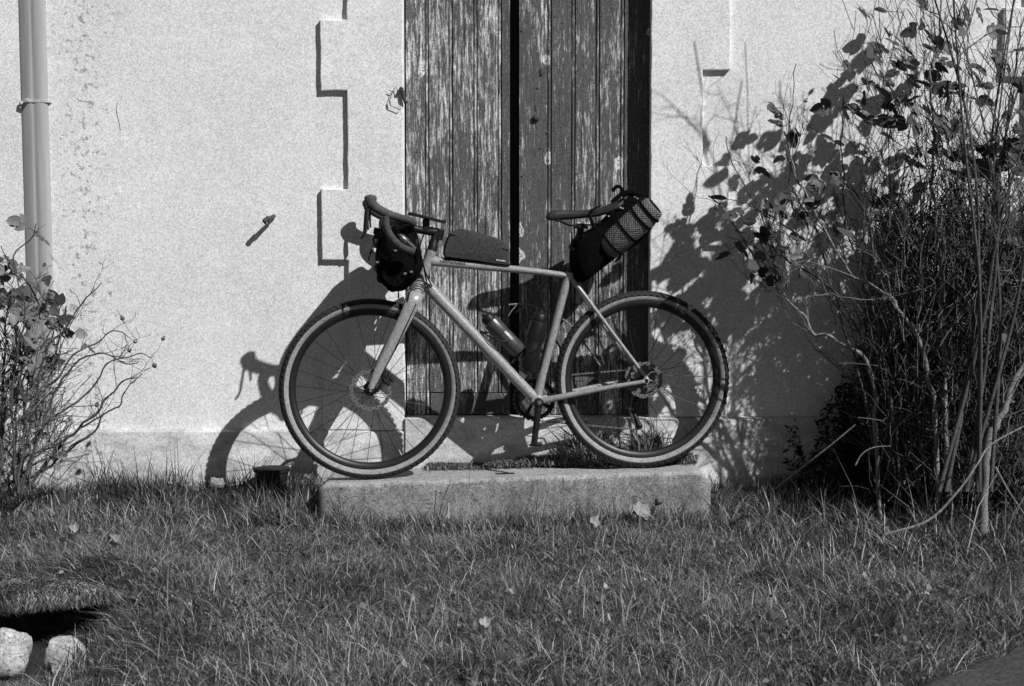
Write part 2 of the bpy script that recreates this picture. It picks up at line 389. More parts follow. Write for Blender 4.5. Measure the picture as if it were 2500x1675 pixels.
for t0, t1 in ((-400, -230), (-10, 171), (405, 600)):
    ol += [(xn2, zz(t0)), (xw2, zz(t0)), (xw2, zz(t1)), (xn2, zz(t1))]
ol += [(xn2, zz(832)), (xw2, zz(832)), (xw2, ZS+.002)]
border(ol, T, 'quoin_border')
xw3, xn3 = WX(2440, 600, -T), WX(2498, 600, -T)
ol = [(xn3+.25, ZS+.002), (xn3+.25, ZT-.4), (xn3, ZT-.4)]
for t0, t1 in ((-400, -230), (18, 187), (430, 610)):
    ol += [(xn3, zz(t0)), (xw3, zz(t0)), (xw3, zz(t1)), (xn3, zz(t1))]
ol += [(xn3, ZS+.002)]
border(ol, T, 'quoin_border')
def plinth(x0, x1, zt, yf, name, mat):
    b = MB(); k = max(2, int((x1-x0)/0.04)); rings = []
    for i in range(k+1):
        x = x0+(x1-x0)*i/k; j = 0.003*mnoise.noise(Vector((x*12, 2, 0)))+0.0015*mnoise.noise(Vector((x*50, 2, 0))); jz = 0.003*mnoise.noise(Vector((x*9, 9, 0)))
        rings.append([Vector((x, 0.002, -0.35)), Vector((x, -yf+j, -0.35)), Vector((x, -yf+j, zt-.012+jz)), Vector((x, -yf+.004+j, zt-.004+jz)), Vector((x, -yf+.014, zt+.001+jz)), Vector((x, 0.002, zt+.006+jz))])
    b.loft(rings); return b.build(name, mat, house, True, 30)
plinth(-5.0, DL-.002, ZPL, 0.030, 'plinth', M['plinth'])
plinth(DR+.03, 5.0, ZS-.002, 0.034, 'plinth', M['plinth'])
b = MB(); b.tube([P(a_, c_, -.0002) for a_, c_ in ((287, 250), (284, 268), (286, 282), (291, 300), (294, 318))], .0011, 5); b.build('hairline_crack', M['iron'], house)
# door sill stone bridging the opening
b = MB(); b.box(((DL+DR+.03)/2, 0.04, (ZS-.35)/2), Vector(((DR+.028-DL)/2, 0, 0)), Vector((0, .074, 0)), Vector((0, 0, (ZS+.35)/2)), ch=.005)
b.build('door_sill', M['plinth'], house, True, 30)
# dark backing behind the leaves
b = MB(); b.box(((DL+DR)/2, 0.135, 1.2), Vector(((DR-DL)/2, 0, 0)), Vector((0, .01, 0)), Vector((0, 0, 1.2)))
b.build('door_backing', M['dark_recess'], house, False)
DY = 0.060
def plank_mesh(x0, x1, z0, z1, bead=True, y=DY, th=.028):
    g_ = 0.0022
    pr = [(x0+g_, y+th), (x0+g_, y+.001), (x0+g_+.001, y)]
    if bead: pr += [(x1-.0165, y), (x1-.0150, y+.0055), (x1-.0120, y+.0055), (x1-.0105, y), (x1-.0070, y-.0012), (x1-.0035, y)]
    pr += [(x1-g_-.001, y), (x1-g_, y+.001), (x1-g_, y+th)]
    b = MB(); rings = []
    for i in range(25):
        z = z0+(z1-z0)*i/24; wv = .0006*mnoise.noise(Vector((x0*30, z*3, 0)))
        rings.append([Vector((x, yy+wv*1.5, z)) for x, yy in pr])
    b.loft(rings); return b
def dx(px): return WX(px, 500, DY)
Zb = ZS+.004
gl = [991, 1047, 1105, 1165, 1224, 1246]; gr = [1266, 1345, 1403, 1462, 1522, 1590]
def leaf(gs, railx, knob):
    x0, x1 = dx(gs[0])-(.0 if not knob else 0), dx(gs[-1])
    b = MB(); b.box(((x0+x1)/2, DY+.0385, (Zb+DOORTOP)/2), Vector(((x1-x0)/2-.004, 0, 0)), Vector((0, .010, 0)), Vector((0, 0, (DOORTOP-Zb)/2-.004)))
    L = b.build('door_leaf', M['dark_recess'], house, False)
    zr = P(1100, 959, DY).z
    for i in range(len(gs)-1):
        z0 = zr+.002 if (railx and i > 0) else Zb
        plank_mesh(dx(gs[i]), dx(gs[i+1]), z0, DOORTOP, i < len(gs)-2).build('plank', M['door'], L, True, 25)
    if railx:
        b = MB(); xa = dx(gs[1])+.0022
        b.box(((xa+x1)/2, DY+.013, (Zb+zr-.002)/2), Vector(((x1-xa)/2-.002, 0, 0)), Vector((0, .0145, 0)), Vector((0, 0, (zr-.002-Zb)/2)), ch=.002)
        b.build('bottom_rail', M['door'], L, True, 30)
    return L
LL = leaf(gl, True, False); LR = leaf(gr, False, True)
# round knob, keyhole cover, latch stub, iron pin
c = P(1309, 288, DY); b = MB()
prof = [(0, .013), (.004, .0145), (.009, .0145), (.013, .011), (.015, .006), (.0155, .0005)]
b.tube([c+Vector((0, -a, 0)) for a, r in prof], [r for a, r in prof], 16); b.build('knob', M['iron'], LR)
c = P(1322, 176, DY); b = MB(); b.box(c+Vector((0, -.002, 0)), Vector((.006, 0, 0)), Vector((0, .003, 0)), Vector((0, 0, .014)), ch=.002); b.build('keyhole_plate', M['iron'], LR)
c = P(1308, 263, DY); b = MB(); b.box(c+Vector((0, -.001, 0)), Vector((.0018, 0, 0)), Vector((0, .002, 0)), Vector((0, 0, .012))); b.build('keyhole', M['iron'], LR)
for px, py in ((1337, 324), (1312, 215), (1018, 370), (1274, 75), (1275, 430), (1320, 362)):
    c = P(px, py, DY); b = MB(); b.tube([c+Vector((0, .002, 0)), c+Vector((0, -.003, 0)), c+Vector((0, -.004, 0))], [.004, .004, .002], 8)
    b.build('nail_head', M['iron'], LR if px > 1255 else LL)
c0 = P(982, 216, -T-.004); c1 = P(990, 250, -T-.004)
b = MB(); b.tube(smooth_path([P(978, 214, -T-.005), P(984, 226, -T-.012), P(986, 240, -T-.012), P(990, 252, -T-.004)]), [.007, .010, .006], 8)
b.tube([P(979, 216, .0), P(981, 218, -T-.02)], .008, 8); b.tube([P(985, 244, -T-.01), P(995, 250, -T-.01)], .004, 8)
o = b.build('shutter_catch', M['iron'], house)
# bent wire hanging from the catch
b = MB(); ww = -T-.012
b.tube(smooth_path([P(978, 264, ww), P(976, 268, ww), P(965, 263, ww), P(954, 258, ww), P(951, 247, ww), P(956, 232, ww), P(958, 225, ww), P(963, 217, ww), P(968, 214, ww), P(970, 222, ww), P(971, 228, ww), P(977, 228, ww)], 4), .0014, 6)
b.tube([P(950, 220, ww), P(955, 223, ww), P(960, 223, ww)], .0016, 6)
b.tube([P(951, 246, ww), P(953, 256, ww)], .003, 6)
tag(center(b.build('bent_wire', M['iron'])), 'bent loop of thin rusty wire hanging at the left edge of the door', 'wire')
# iron hook sticking out of the left wall
b = MB(); p0 = P(668, 535, 0.0)
b.tube(smooth_path([p0, p0+Vector((-.004, -.030, .002)), p0+Vector((-.012, -.066, -.003))]), [.004, .006, .007], 8)
b.tube(smooth_path([p0+Vector((.008, -.028, .012)), p0+Vector((-.004, -.045, .004)), p0+Vector((-.016, -.058, -.008))]), [.008, .013, .010], 8)
b.tube([p0+Vector((-.010, -.060, .006)), p0+Vector((-.026, -.070, -.012))], [.009, .011], 8)
b.tube([p0+Vector((-.018, -.062, -.004)), p0+Vector((-.030, -.066, -.012)), p0+Vector((-.020, -.068, -.02))], .005, 6)
tag(center(b.build('wall_hook', M['iron'])), 'rusty iron hook jutting from the bare plaster left of the door', 'hook')
# drainpipe
pipe = thing('drainpipe', 'grey vertical drainpipe with a metal clamp at the left end of the wall', 'drainpipe', (WX(95), -.01, -.1))
b = MB(); rings = []
for i in range(30):
    z = -0.1+5.0*i/29; cx = P(96, 600).x + (z-.855)*-.0085
    rings.append([Vector((cx+a, -b_, z)) for a, b_ in ((-.054, -.001), (-.0535, .003), (-.048, .006), (-.030, .012), (-.014, .017), (-.008, .017), (-.004, .0155), (.000, .0155), (.006, .018), (.018, .0195), (.032, .018), (.044, .014), (.051, .008), (.054, -.001))])
b.loft(rings, 0, False, False); b.build('pipe', M['zinc'], pipe)
c = P(92, 248, 0); b = MB()
b.loft([[Vector((c.x+.058*math.cos(a), .0005-(rr)*abs(math.sin(a))**.6, c.z+dz)) for a in np.linspace(0, math.pi, 17)] for dz, rr in ((-.006, .016), (-.005, .021), (.005, .021), (.006, .016))], 0, False, False)
b.tube([c+Vector((-.055, -.004, -.004)), c+Vector((-.068, -.010, -.007)), c+Vector((-.055, -.022, -.008))], .006, 6)
b.tube([c+Vector((-.035, -.02, .004)), c+Vector((-.034, -.034, .002))], .008, 8)
b.build('clamp', M['clamp'], pipe)

# ------------------------------------------------------------------ stone step under the bicycle
b = MB()
def slabz(x): return 0.003 + (x+0.544)*0.0227
N1 = 150; rings = []
for i in range(N1+1):
    x = -0.735 + (0.775+0.735)*i/N1
    yf = -0.415 + (x+0.7)*0.085 + .007*mnoise.noise(Vector((x*7, 0, 2)))+.004*mnoise.noise(Vector((x*30, 0, 2))); ch = .006*max(0, mnoise.noise(Vector((x*21, 4, 2))))+.012*max(0, mnoise.noise(Vector((x*6, 8, 2)))-.25)
    zt = slabz(x) + .002*mnoise.noise(Vector((x*10, 1, 2))); e = max(0, (x-0.715)/0.06); zt -= .055*e*e
    el = max(0, (-0.70-x)/0.035); zt -= .02*el*el; yf += .02*el*el+.03*e*e
    rg = [Vector((x, -.035, -.3)), Vector((x, yf+.004, -.3)), Vector((x, yf, zt-.05)), Vector((x, yf+.001, zt-.012-ch)), Vector((x, yf+.005+ch*.5, zt-.004-ch*.6)), Vector((x, yf+.014+ch, zt))]
    for k in range(1, 7): rg.append(Vector((x, yf+.014+(-.035-yf-.014)*k/6, zt+(.0015*mnoise.noise(Vector((x*12, k, 4))) if k < 6 else 0))))
    rings.append(rg)
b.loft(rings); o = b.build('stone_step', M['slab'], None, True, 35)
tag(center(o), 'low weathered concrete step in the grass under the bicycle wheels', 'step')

# ------------------------------------------------------------------ bicycle
base = (FX+RX)/2; base.z = .01
bike = thing('bicycle', 'pale gravel bicycle with drop bars and light sidewalls leaning by the door', 'bicycle', tuple(base))
bo = Vector(bike['_o'])
UP = Vector((0, 0, 1))
def make_wheel(C, rot_r, name_rot=0.0):
    def W3(r, a, w): return C + EU*(r*math.cos(a)) + UP*(r*math.sin(a)) + EW*w
    Rt = 0.3495
    # rim (the part itself), with tyre, hub, rotor and spokes as sub-parts
    b = MB(); sec = [(.311, .012), (.3085, .0145), (.300, .0145), (.288, .010), (.284, .003), (.284, -.003), (.288, -.010), (.300, -.0145), (.3085, -.0145), (.311, -.012)]
    n_ = 96; rings = [[W3(r, 2*math.pi*i/n_, w) for r, w in sec] for i in range(n_)]; rings.append(rings[0]); b.loft(rings, 0, False)
    wheel = b.build('wheel', M['rim'], bike)
    b = MB(); n_ = 120; ns = 20; V = []; F = []; mats = []
    for i in range(n_):
        a = 2*math.pi*i/n_
        for k in range(ns):
            ph = 2*math.pi*k/ns; rr = .328+.0212*math.cos(ph); w = .0200*math.sin(ph)
            V.append(W3(rr, a, w))
    for i in range(n_):
        for k in range(ns):
            k2 = (k+1) % ns; i2 = (i+1) % n_
            ph = 2*math.pi*(k+.5)/ns; F.append((i*ns+k, i2*ns+k, i2*ns+k2, i*ns+k2)); mats.append(0 if math.cos(ph) > .15 else 1)
    b.add(V, F); b.m = mats
    nk = 84
    for i in range(nk):
        for sd in (-1, 1):
            for ph, hh, hw in ((1.22, .0032, .0045), (.62, .0022, .0038)):
                a = 2*math.pi*(i+(.5 if ph < 1 else 0)+(.25 if sd > 0 else 0))/nk
                rr = .328+.0215*math.cos(ph); w = sd*.0202*math.sin(ph); c = W3(rr, a, w)
                rad = (EU*math.cos(a)+UP*math.sin(a)); tan = (-EU*math.sin(a)+UP*math.cos(a)); no = rad*math.cos(ph)+EW*(sd*math.sin(ph)); si = no.cross(tan)
                b.box(c, tan*hw, si*.0035, no*hh)
    b.build('tyre', [M['rubber'], M['tan']], wheel, True, 50)
    b = MB(); b.tube([C+EW*w for w in (-.05, -.047, -.032, -.03, -.026, -.02, .02, .026, .03, .032, .047, .05)], [.010, .013, .013, .026, .026, .013, .013, .024, .024, .013, .013, .010], 20, UP)
    b.build('hub', M['black'], wheel)
    # brake rotor on the near side, slotted ring with arms
    b = MB(); n_ = 72; wr = .038; ring = []
    for i in range(n_+1):
        a = 2*math.pi*i/n_; wob = .0015*math.sin(a*12)
        ring.append([W3(rot_r+wob, a, wr+.001), W3(rot_r+wob, a, wr-.001), W3(rot_r-.0145, a, wr-.001), W3(rot_r-.0145, a, wr+.001)])
    b.loft(ring, 0, False)
    for i in range(6):
        a = 2*math.pi*i/6; b.tube([W3(.018, a, wr), W3(.04, a+.18, wr), W3(rot_r-.012, a+.45, wr)], (.003, .0016), 6, EW)
    for i in range(36):
        a = 2*math.pi*i/36; b.box(W3(rot_r-.004-.005*(i % 2), a, wr+.0012), EU*.0022, UP*.0022, EW*.0004, 1)
    b.build('brake_rotor', [M['dsteel'], M['black']], wheel)
    for i in range(28):
        sd = 1 if i % 2 else -1; a = 2*math.pi*i/28+name_rot; off = .62*(1 if (i//2) % 2 else -1)
        b = MB(); b.tube([W3(.024, a+off*1.6, sd*.028), W3(.288, a, sd*.003)], .0011, 5); b.build('spoke', M['black'], wheel, False)
    b = MB(); b.tube([W3(.286, -2.0, 0), W3(.262, -2.0, 0)], .0028, 6); b.build('valve', M['steel'], wheel)
    return W3
WF = make_wheel(FX, .080, .05); WR = make_wheel(RX, .071, .2)

def bpart(name, mat, fn, parent=bike, angle=40):
    b = MB(); fn(b); return b.build(name, mat, parent, True, angle)
HT, HB, BBp, SC = B(1054, 612), B(1021, 703), B(1309.5, 978), B(1389, 676)
bpart('head_tube', M['frame'], lambda b: b.tube([HT, HT.lerp(HB, .12), HT.lerp(HB, .5), HT.lerp(HB, .85), HB], [.0225, .021, .020, .024, .0255], 18, EW))
tt = smooth_path([B(1052, 637), B(1100, 642.3), B(1167, 649.5), B(1300, 662), B(1392, 674)])
bpart('top_tube', M['frame'], lambda b: b.tube(tt, [(.019-.0045*i/(len(tt)-1), .0200-.0085*i/(len(tt)-1)) for i in range(len(tt))], 18, EW))
dt = smooth_path([B(1034, 688), B(1100, 757.6), B(1200, 863), B(1306, 974)])
bpart('down_tube', M['frame'], lambda b: b.tube(dt, [(.022, .0245-.003*i/(len(dt)-1)) for i in range(len(dt))], 20, EW))
bpart('seat_tube', M['frame'], lambda b: b.tube([B(1391, 668), B(1383, 690), B(1354, 800), B(1324, 915), B(1312, 972)], [.0165, .0155, .0160, .0165, .018], 18, EW))
bpart('bottom_bracket', M['frame'], lambda b: b.tube([BBp+EW*w for w in (-.036, -.034, .034, .036)], [.021, .0235, .0235, .021], 22, UP))
for sd in (1, -1):
    st = smooth_path([B(1391, 676)+EW*sd*.008, B(1430, 728)+EW*sd*.030, B(1505, 832)+EW*sd*.050, B(1572, 922)+EW*sd*.062])
    bpart('seat_stay', M['frame'], lambda b: b.tube(st, [.0085, .0072, .0070], 12, EW))
    cs = smooth_path([B(1318, 978)+EW*sd*.022, B(1370, 966)+EW*sd*.036, B(1470, 945)+EW*sd*.052, B(1566, 928)+EW*sd*.063])
    bpart('chainstay', M['frame'], lambda b: b.tube(cs, [(.010, .0135-.0055*i/(len(cs)-1)) for i in range(len(cs))], 14, EW))
    def drop(b):
        c = RX+EW*sd*.064
        b.tube([c-EW*.005, c-EW*.003, c+EW*.003, c+EW*.005], [.011, .0135, .0135, .011], 18, UP)
        b.tube([c+EW*.002, c+EW*.0075, c+EW*.0085], [.0085, .0085, .006], 14, UP, m=1)
    bpart('dropout', [M['frame'], M['black']], drop)
def fork(b):
    b.tube([B(1024, 696), B(1018, 706), B(1012, 722)], [(.034, .026), (.042, .030), (.045, .031)], 20, EW)
    for sd in (1, -1):
        p = smooth_path([B(1014, 716)+EW*sd*.028, B(1004, 742)+EW*sd*.050, B(962, 828)+EW*sd*.056, B(925, 898)+EW*sd*.058, B(904, 946)+EW*sd*.058], 6); k = len(p)-1
        w_ = [(.014-.004*i/k, .0335-.0215*(i/k)**1.0) for i in range(k+1)]; b.tube(p, w_, 18, EW)
bpart('fork', M['frame'], fork)
for sd in (1, -1):
    def tip(b):
        c = FX+EW*sd*.060
        b.tube([c-EW*.008, c-EW*.007, c+EW*.005, c+EW*.007], [.015, .018, .0135, .010], 18, UP)
        b.tube([c+EW*.006, c+EW*.0095], [.006, .0055], 12, UP, m=1)
    bpart('fork_tip', [M['black'], M['dsteel']], tip)
bpart('lower_headset', M['black'], lambda b: b.tube([HB+(HB-HT).normalized()*-.002, HB+(HB-HT).normalized()*.003], .0275, 22, EW))
# stem, steerer spacers, bars
STT = B(1067, 563)
bpart('headset_spacers', M['black'], lambda b: b.tube([HT, HT.lerp(STT, .1), HT.lerp(STT, .3), HT.lerp(STT, .32), HT.lerp(STT, .95), STT], [.020, .0185, .0175, .0165, .0165, .015], 18, EW))
bpart('stem', M['black'], lambda b: (b.tube([B(1071, 568), B(1062, 567), B(1040, 564), B(1018, 560), B(1002, 556)], [.015, .018, .0145, .015, .020], 16, EW),
      b.tube([B(1074, 560), B(1068, 585)], .019, 14, EW), b.tube([B(1076, 562)-EW*.02, B(1076, 562)+EW*.02], .003, 8), b.tube([B(1073, 574)-EW*.02, B(1073, 574)+EW*.02], .003, 8)))
bc = B(1004, 548)
def at_w(px, py, w): return B(px, py, w)
def halfbar(sd):
    # points given as seen at the near drop; mirrored on the far side
    def m(px, py, w):
        q = B(px, py, .20); return q + EW*(sd*w-.20)
    return smooth_path([bc, bc+EW*sd*.06, bc+EW*sd*.13, bc+EW*sd*.165+EU*.004, m(1000, 538, .190), m(975, 532, .200), m(950, 527, .200), m(942, 538, .202), m(945, 560, .206), m(957, 582, .210), m(975, 600, .214), m(996, 611, .217), m(1012, 616, .219)], 5), m
hb = MB()
for sd in (1, -1):
    pth, m = halfbar(sd)
    hb.tube(pth, [.0135]*len(pth) if False else [.0145 if i > 6 else .0150 for i in range(len(pth))], 12, UP if False else None)
HBAR = hb.build('handlebar', M['tape'], bike)
for sd in (1, -1):
    _, m = halfbar(sd); w = .200
    def hood(b):
        b.tube(smooth_path([m(972, 530, w), m(955, 526, w), m(935, 517, w), m(918, 507, w), m(909, 499, w), m(905, 490, w), m(904.8, 480, w), m(904.8, 474.5, w)], 5),
               [(.015, .0155)]*5+[(.0155, .0165)]*5+[(.016, .0175)]*5+[(.017, .0185)]*5+[(.018, .0215)]*5+[(.018, .0235)]*5+[(.0165, .021), (.015, .019), (.0125, .016), (.009, .011), (.005, .006)]+[(.001, .001)], 14, EW)
        b.tube([m(915, 508, w), m(902, 503, w), m(897, 497, w)], [.011, .011, .008], 12, EW)
        b.tube([m(903, 484, w), m(896, 492, w)], [.012, .009], 12, EW)
    H = bpart('brake_hood', M['hood'], hood)
    bpart('brake_lever', M['black'], lambda b: (b.tube(smooth_path([m(900, 497, w), m(897, 515, w+.004), m(895, 545, w+.010), m(893, 565, w+.014), m(886, 579, w+.018)]), [(.006, .006), (.009, .0045), (.009, .0042), (.008, .0036), (.006, .003)] and .0045, 8, EW),
          b.tube(smooth_path([m(905, 505, w-.01), m(903, 530, w-.012), m(905, 556, w-.012)]), [.005, .0035], 8)), H)
# hoses and cables
def cable(pts, r=.0025): bpart('cable', M['black'], lambda b: b.tube(smooth_path(pts, 8), r, 8))
cable([B(1008, 560, .03), B(1019, 573, .05), B(1024, 600, .06), B(1029, 628, .055), B(1040, 668, .040), B(1055, 700, .026)], .0028)
cable([B(1010, 560, -.03), B(1016, 590, .02), B(1029, 628, .05), B(1034, 650, .04), B(1040, 680, .03), B(1049, 716, .035)], .0025)
cable([B(990, 690, .05), B(1005, 686, .05), B(1018, 684, .045), B(1034, 688, .035), B(1053, 697, .03)], .0025)
cable([B(1050, 715, .035), B(1034, 704, .04), B(1020, 698, .05), B(1008, 703, .05), B(1000, 715, .055), B(996, 735, .062)], .0022)
cable([B(1016, 742, .062), B(990, 800, .07), B(966, 852, .072), B(948, 885, .07), B(939, 902, .065)], .0018)
cable([B(1050, 560, -.02), B(1034, 575, -.04), B(1024, 610, -.02), B(1030, 640, .02)], .0025)
# front and rear calipers
bpart('brake_caliper', M['black'], lambda b: (b.tube(smooth_path([B(938, 903, .05), B(936, 925, .048), B(942, 932, .046)]), [.007, .012, .011], 10), b.tube([B(944, 906, .05), B(950, 918, .05), B(960, 930, .048)], [.003, .006, .009], 8),
      b.tube([B(936, 928, .05), B(950, 938, .046)], [.010, .008], 8), b.tube([B(932, 935, .055), B(919, 958, .055)], .006, 8)))
bpart('brake_caliper', M['dsteel'], lambda b: (b.tube([B(1546, 884, .045), B(1552, 905, .045), B(1558, 921, .045)], [.010, .016, .012], 10), b.tube([B(1540, 915, .05), B(1558, 905, .05)], .007, 8), b.box(B(1549, 897, .052), EU*.008, UP*.010, EW*.008, ch=.002)))
# drivetrain: ring, cassette, chain and mech on the far side
def ring(b, C, w, r0, r1, teeth, th=.0022):
    n_ = teeth*4; rg = []
    for i in range(n_+1):
        a = 2*math.pi*i/n_; rr = r1-(.0035 if i % 4 in (0, 1) else 0)
        def q(r, ww): return C+EU*(r*math.cos(a))+UP*(r*math.sin(a))+EW*ww
        rg.append([q(rr, w+th), q(rr, w-th), q(r0, w-th), q(r0, w+th)])
    b.loft(rg, 0, False)
def chainset(b):
    ring(b, BBp, -.047, .066, .084, 40)
    for i in range(4):
        a = i*math.pi/2+.5; b.tube([BBp-EW*.05+EU*(.015*math.cos(a))+UP*(.015*math.sin(a)), BBp-EW*.049+EU*(.070*math.cos(a))+UP*(.070*math.sin(a))], (.005, .010), 8, EW)
bpart('chainring', M['black'], chainset)
def cass(b):
    for i, r in enumerate((.070, .063, .056, .050, .044, .038, .032, .027, .023)): ring(b, RX, -.024-i*.0038, .015, r, int(r*500/2)*1+6, .0008)
bpart('cassette', M['dsteel'], cass)
DW, JW = B(1545, 1002, -.05), B(1560, 1040, -.045)
def chain(b):
    run = []
    w = EW*-.046
    def pt(C, r, a): return C+EU*(r*math.cos(a))+UP*(r*math.sin(a))+w
    run += [pt(RX, .040, math.radians(100))]; run += [pt(BBp, .084, math.radians(a)) for a in range(90, -91, -12)]
    run += [JW+Vector((0, 0, -.015)), JW+EU*-.014, DW+EU*.012]; run += [pt(RX, .040, math.radians(a)) for a in (-60, -90, -130, 180, 140, 100)]
    tot = 0
    for a_, b_ in zip(run[:-1], run[1:]):
        L = (b_-a_).length; k = max(1, int(L/.0127)); t = (b_-a_).normalized(); s_ = t.cross(EW)
        for i in range(k):
            c = a_.lerp(b_, (i+.5)/k); b.box(c, t*.0052, s_*.0032, EW*(.003 if i % 2 else .0018))
bpart('chain', M['dsteel'], chain)
bpart('rear_derailleur', M['black'], lambda b: (b.tube(smooth_path([B(1572, 934, -.05), B(1562, 962, -.058), B(1545, 985, -.056), B(1545, 1002, -.052)]), [.010, .014, .012, .008], 10), b.tube([DW, JW], (.004, .014), 8, EW),
      b.tube([DW-EW*.004, DW+EW*.004], .013, 14), b.tube([JW-EW*.004, JW+EW*.004], .014, 14)))
def crank(b, sd, end, w):
    a = BBp+EW*sd*w; e = end
    b.tube([a, a.lerp(e, .1), a.lerp(e, .45), a.lerp(e, .9), e, e+(e-a).normalized()*.010], [(.009, .0165), (.009, .015), (.008, .0125), (.0075, .012), (.008, .012), (.006, .006)], 14, EW)
    b.tube([a-EW*sd*.02, a+EW*sd*.010, a+EW*sd*.012], [.017, .018, .013], 18, UP)
    b.tube([a+EW*sd*.011, a+EW*sd*.0135], [.009, .007], 12, UP, m=1)
CE = B(1304, 1082, .078)
bpart('crank_arm', [M['black'], M['dsteel']], lambda b: crank(b, 1, CE, .072))
CE2 = BBp-EW*.078+(BBp+EW*.078-CE); bpart('crank_arm', [M['black'], M['dsteel']], lambda b: crank(b, -1, CE2, .072))
def pedal(b, c, sd):
    b.tube([c, c+EW*sd*.055], [.006, .005], 8); b.box(c+EW*sd*.035, EU*.024, UP*.006, EW*.020, ch=.003)
    for k in (-1, 1): b.box(c+EW*sd*.035+EU*k*.028+UP*.004, EU*.008, UP*.005, EW*.016, 1, ch=.002)
bpart('pedal', [M['black'], M['steel']], lambda b: pedal(b, CE, 1)); bpart('pedal', [M['black'], M['steel']], lambda b: pedal(b, CE2, -1))
# seatpost, clamp, saddle
bpart('seatpost', M['black'], lambda b: b.tube([B(1390, 676), B(1418, 558)], .0136, 16, EW))
bpart('seat_clamp', M['frame'], lambda b: b.tube([B(1389.5, 680), B(1392.5, 666)], [.0185, .0180], 18, EW))
prof = [(1333, 529, 533, .012), (1337, 520, 538, .018), (1350, 514, 539, .021), (1380, 513.5, 537, .022), (1414, 514, 534, .027), (1440, 511, 531, .038), (1462, 507, 528, .052), (1482, 500, 522, .064), (1500, 492, 514, .070), (1512, 487, 505, .066), (1517, 488, 497, .050)]
def saddle(b):
    rg = []
    for px, t, bt, hw in prof:
        tp, bp = B(px, t), B(px, bt); h = (tp-bp).length; c = tp.lerp(bp, .5); r_ = []
        for k in range(20):
            a = 2*math.pi*k/20; ca, sa = math.cos(a), math.sin(a)
            sx = math.copysign(abs(ca)**.7, ca); sz = math.copysign(abs(sa)**.7, sa)
            droop = -0.25*h*abs(sx)**2 if hw > .03 else 0
            r_.append(c+EW*(hw*sx)+UP*(h/2*sz+droop*(0.6)))
        rg.append(r_)
    out = []
    for i in range(len(rg)-1):
        for k in range(3): out.append([rg[i][j].lerp(rg[i+1][j], k/3) for j in range(20)])
    out.append(rg[-1]); b.loft(out)
SD = bpart('saddle', M['saddle'], saddle, angle=60)
for sd in (1, -1):
    bpart('saddle_rail', M['black'], lambda b: b.tube(smooth_path([B(1345, 534)+EW*sd*.008, B(1368, 540)+EW*sd*.016, B(1396, 550)+EW*sd*.022, B(1440, 549)+EW*sd*.022, B(1470, 540)+EW*sd*.026, B(1492, 518)+EW*sd*.034]), .0037, 8), SD)
bpart('rail_clamp', M['black'], lambda b: b.box(B(1420, 552), EU*.022, UP*.010, EW*.028, ch=.003))
b = MB(); R2 = random.Random(3)
for k in range(8):                    # small pale maker's marks on the rail
    c = B(1411+k*4.6, 543.5+k*.25, .0265); b.box(c, EU*.0018, UP*.0028, EW*.0004)
b.build('rail_marking', M['print_light'], SD, False)
# bottle cages
def cage(b, a, e, nn):
    b.tube([a, e], (.006, .002), 8, EW)
    for sd in (-1, 1): b.tube(smooth_path([a+nn*.006+EW*sd*.006, a.lerp(e, .3)+nn*.02+EW*sd*.036, a.lerp(e, .55)+nn*.05+EW*sd*.036, a.lerp(e, .62)+nn*.075+EW*sd*.01]), .0028, 8)
    b.tube(smooth_path([e+nn*.0, e+nn*.035+EW*.03, e+nn*.07, e+nn*.035-EW*.03, e]), .003, 8)
dtd = (dt[-1]-dt[0]).normalized(); dn = EW.cross(dtd);
if dn.z < 0: dn = -dn
A1 = B(1160, 821)+dn*.024; E1 = B(1235, 900)+dn*.024
bpart('bottle_cage', M['black'], lambda b: cage(b, A1, E1, dn))
std = (B(1316, 960)-B(1383, 690)).normalized(); sn = EW.cross(std)
if sn.dot(EU) < 0: sn = -sn
A2 = B(1348, 822)+sn*.018; E2 = B(1326, 908)+sn*.018
bpart('bottle_cage', M['black'], lambda b: cage(b, A2, E2, sn))
# lettering on the top tube
cu = bpy.data.curves.new('maker_name', 'FONT'); cu.body = 'cannondale'; cu.size = .0180; cu.offset = .00025; cu.resolution_u = 3
tob = bpy.data.objects.new('tmp_text', cu); COL.objects.link(tob)
bpy.context.view_layer.update(); dg = bpy.context.evaluated_depsgraph_get()
tm = bpy.data.meshes.new_from_object(tob.evaluated_get(dg)); bpy.data.objects.remove(tob)
L0, L1 = B(1073, 639.2), B(1135, 646.2); td = (L1-L0).normalized(); tn = EW.cross(td)
if tn.z < 0: tn = -tn
wid = max(v.co.x for v in tm.vertices); sc = (L1-L0).length/wid
for v in tm.vertices:
    u, h = v.co.x*sc, v.co.y*.95; hh = h+.0005
    v.co = L0+td*u+tn*h+EW*(.0189*math.sqrt(max(1-(hh/.0198)**2, .01))+.0008) - bo
tm.materials.append(M['print_dark']); to = bpy.data.objects.new('maker_name', tm); COL.objects.link(to); to.parent = bike

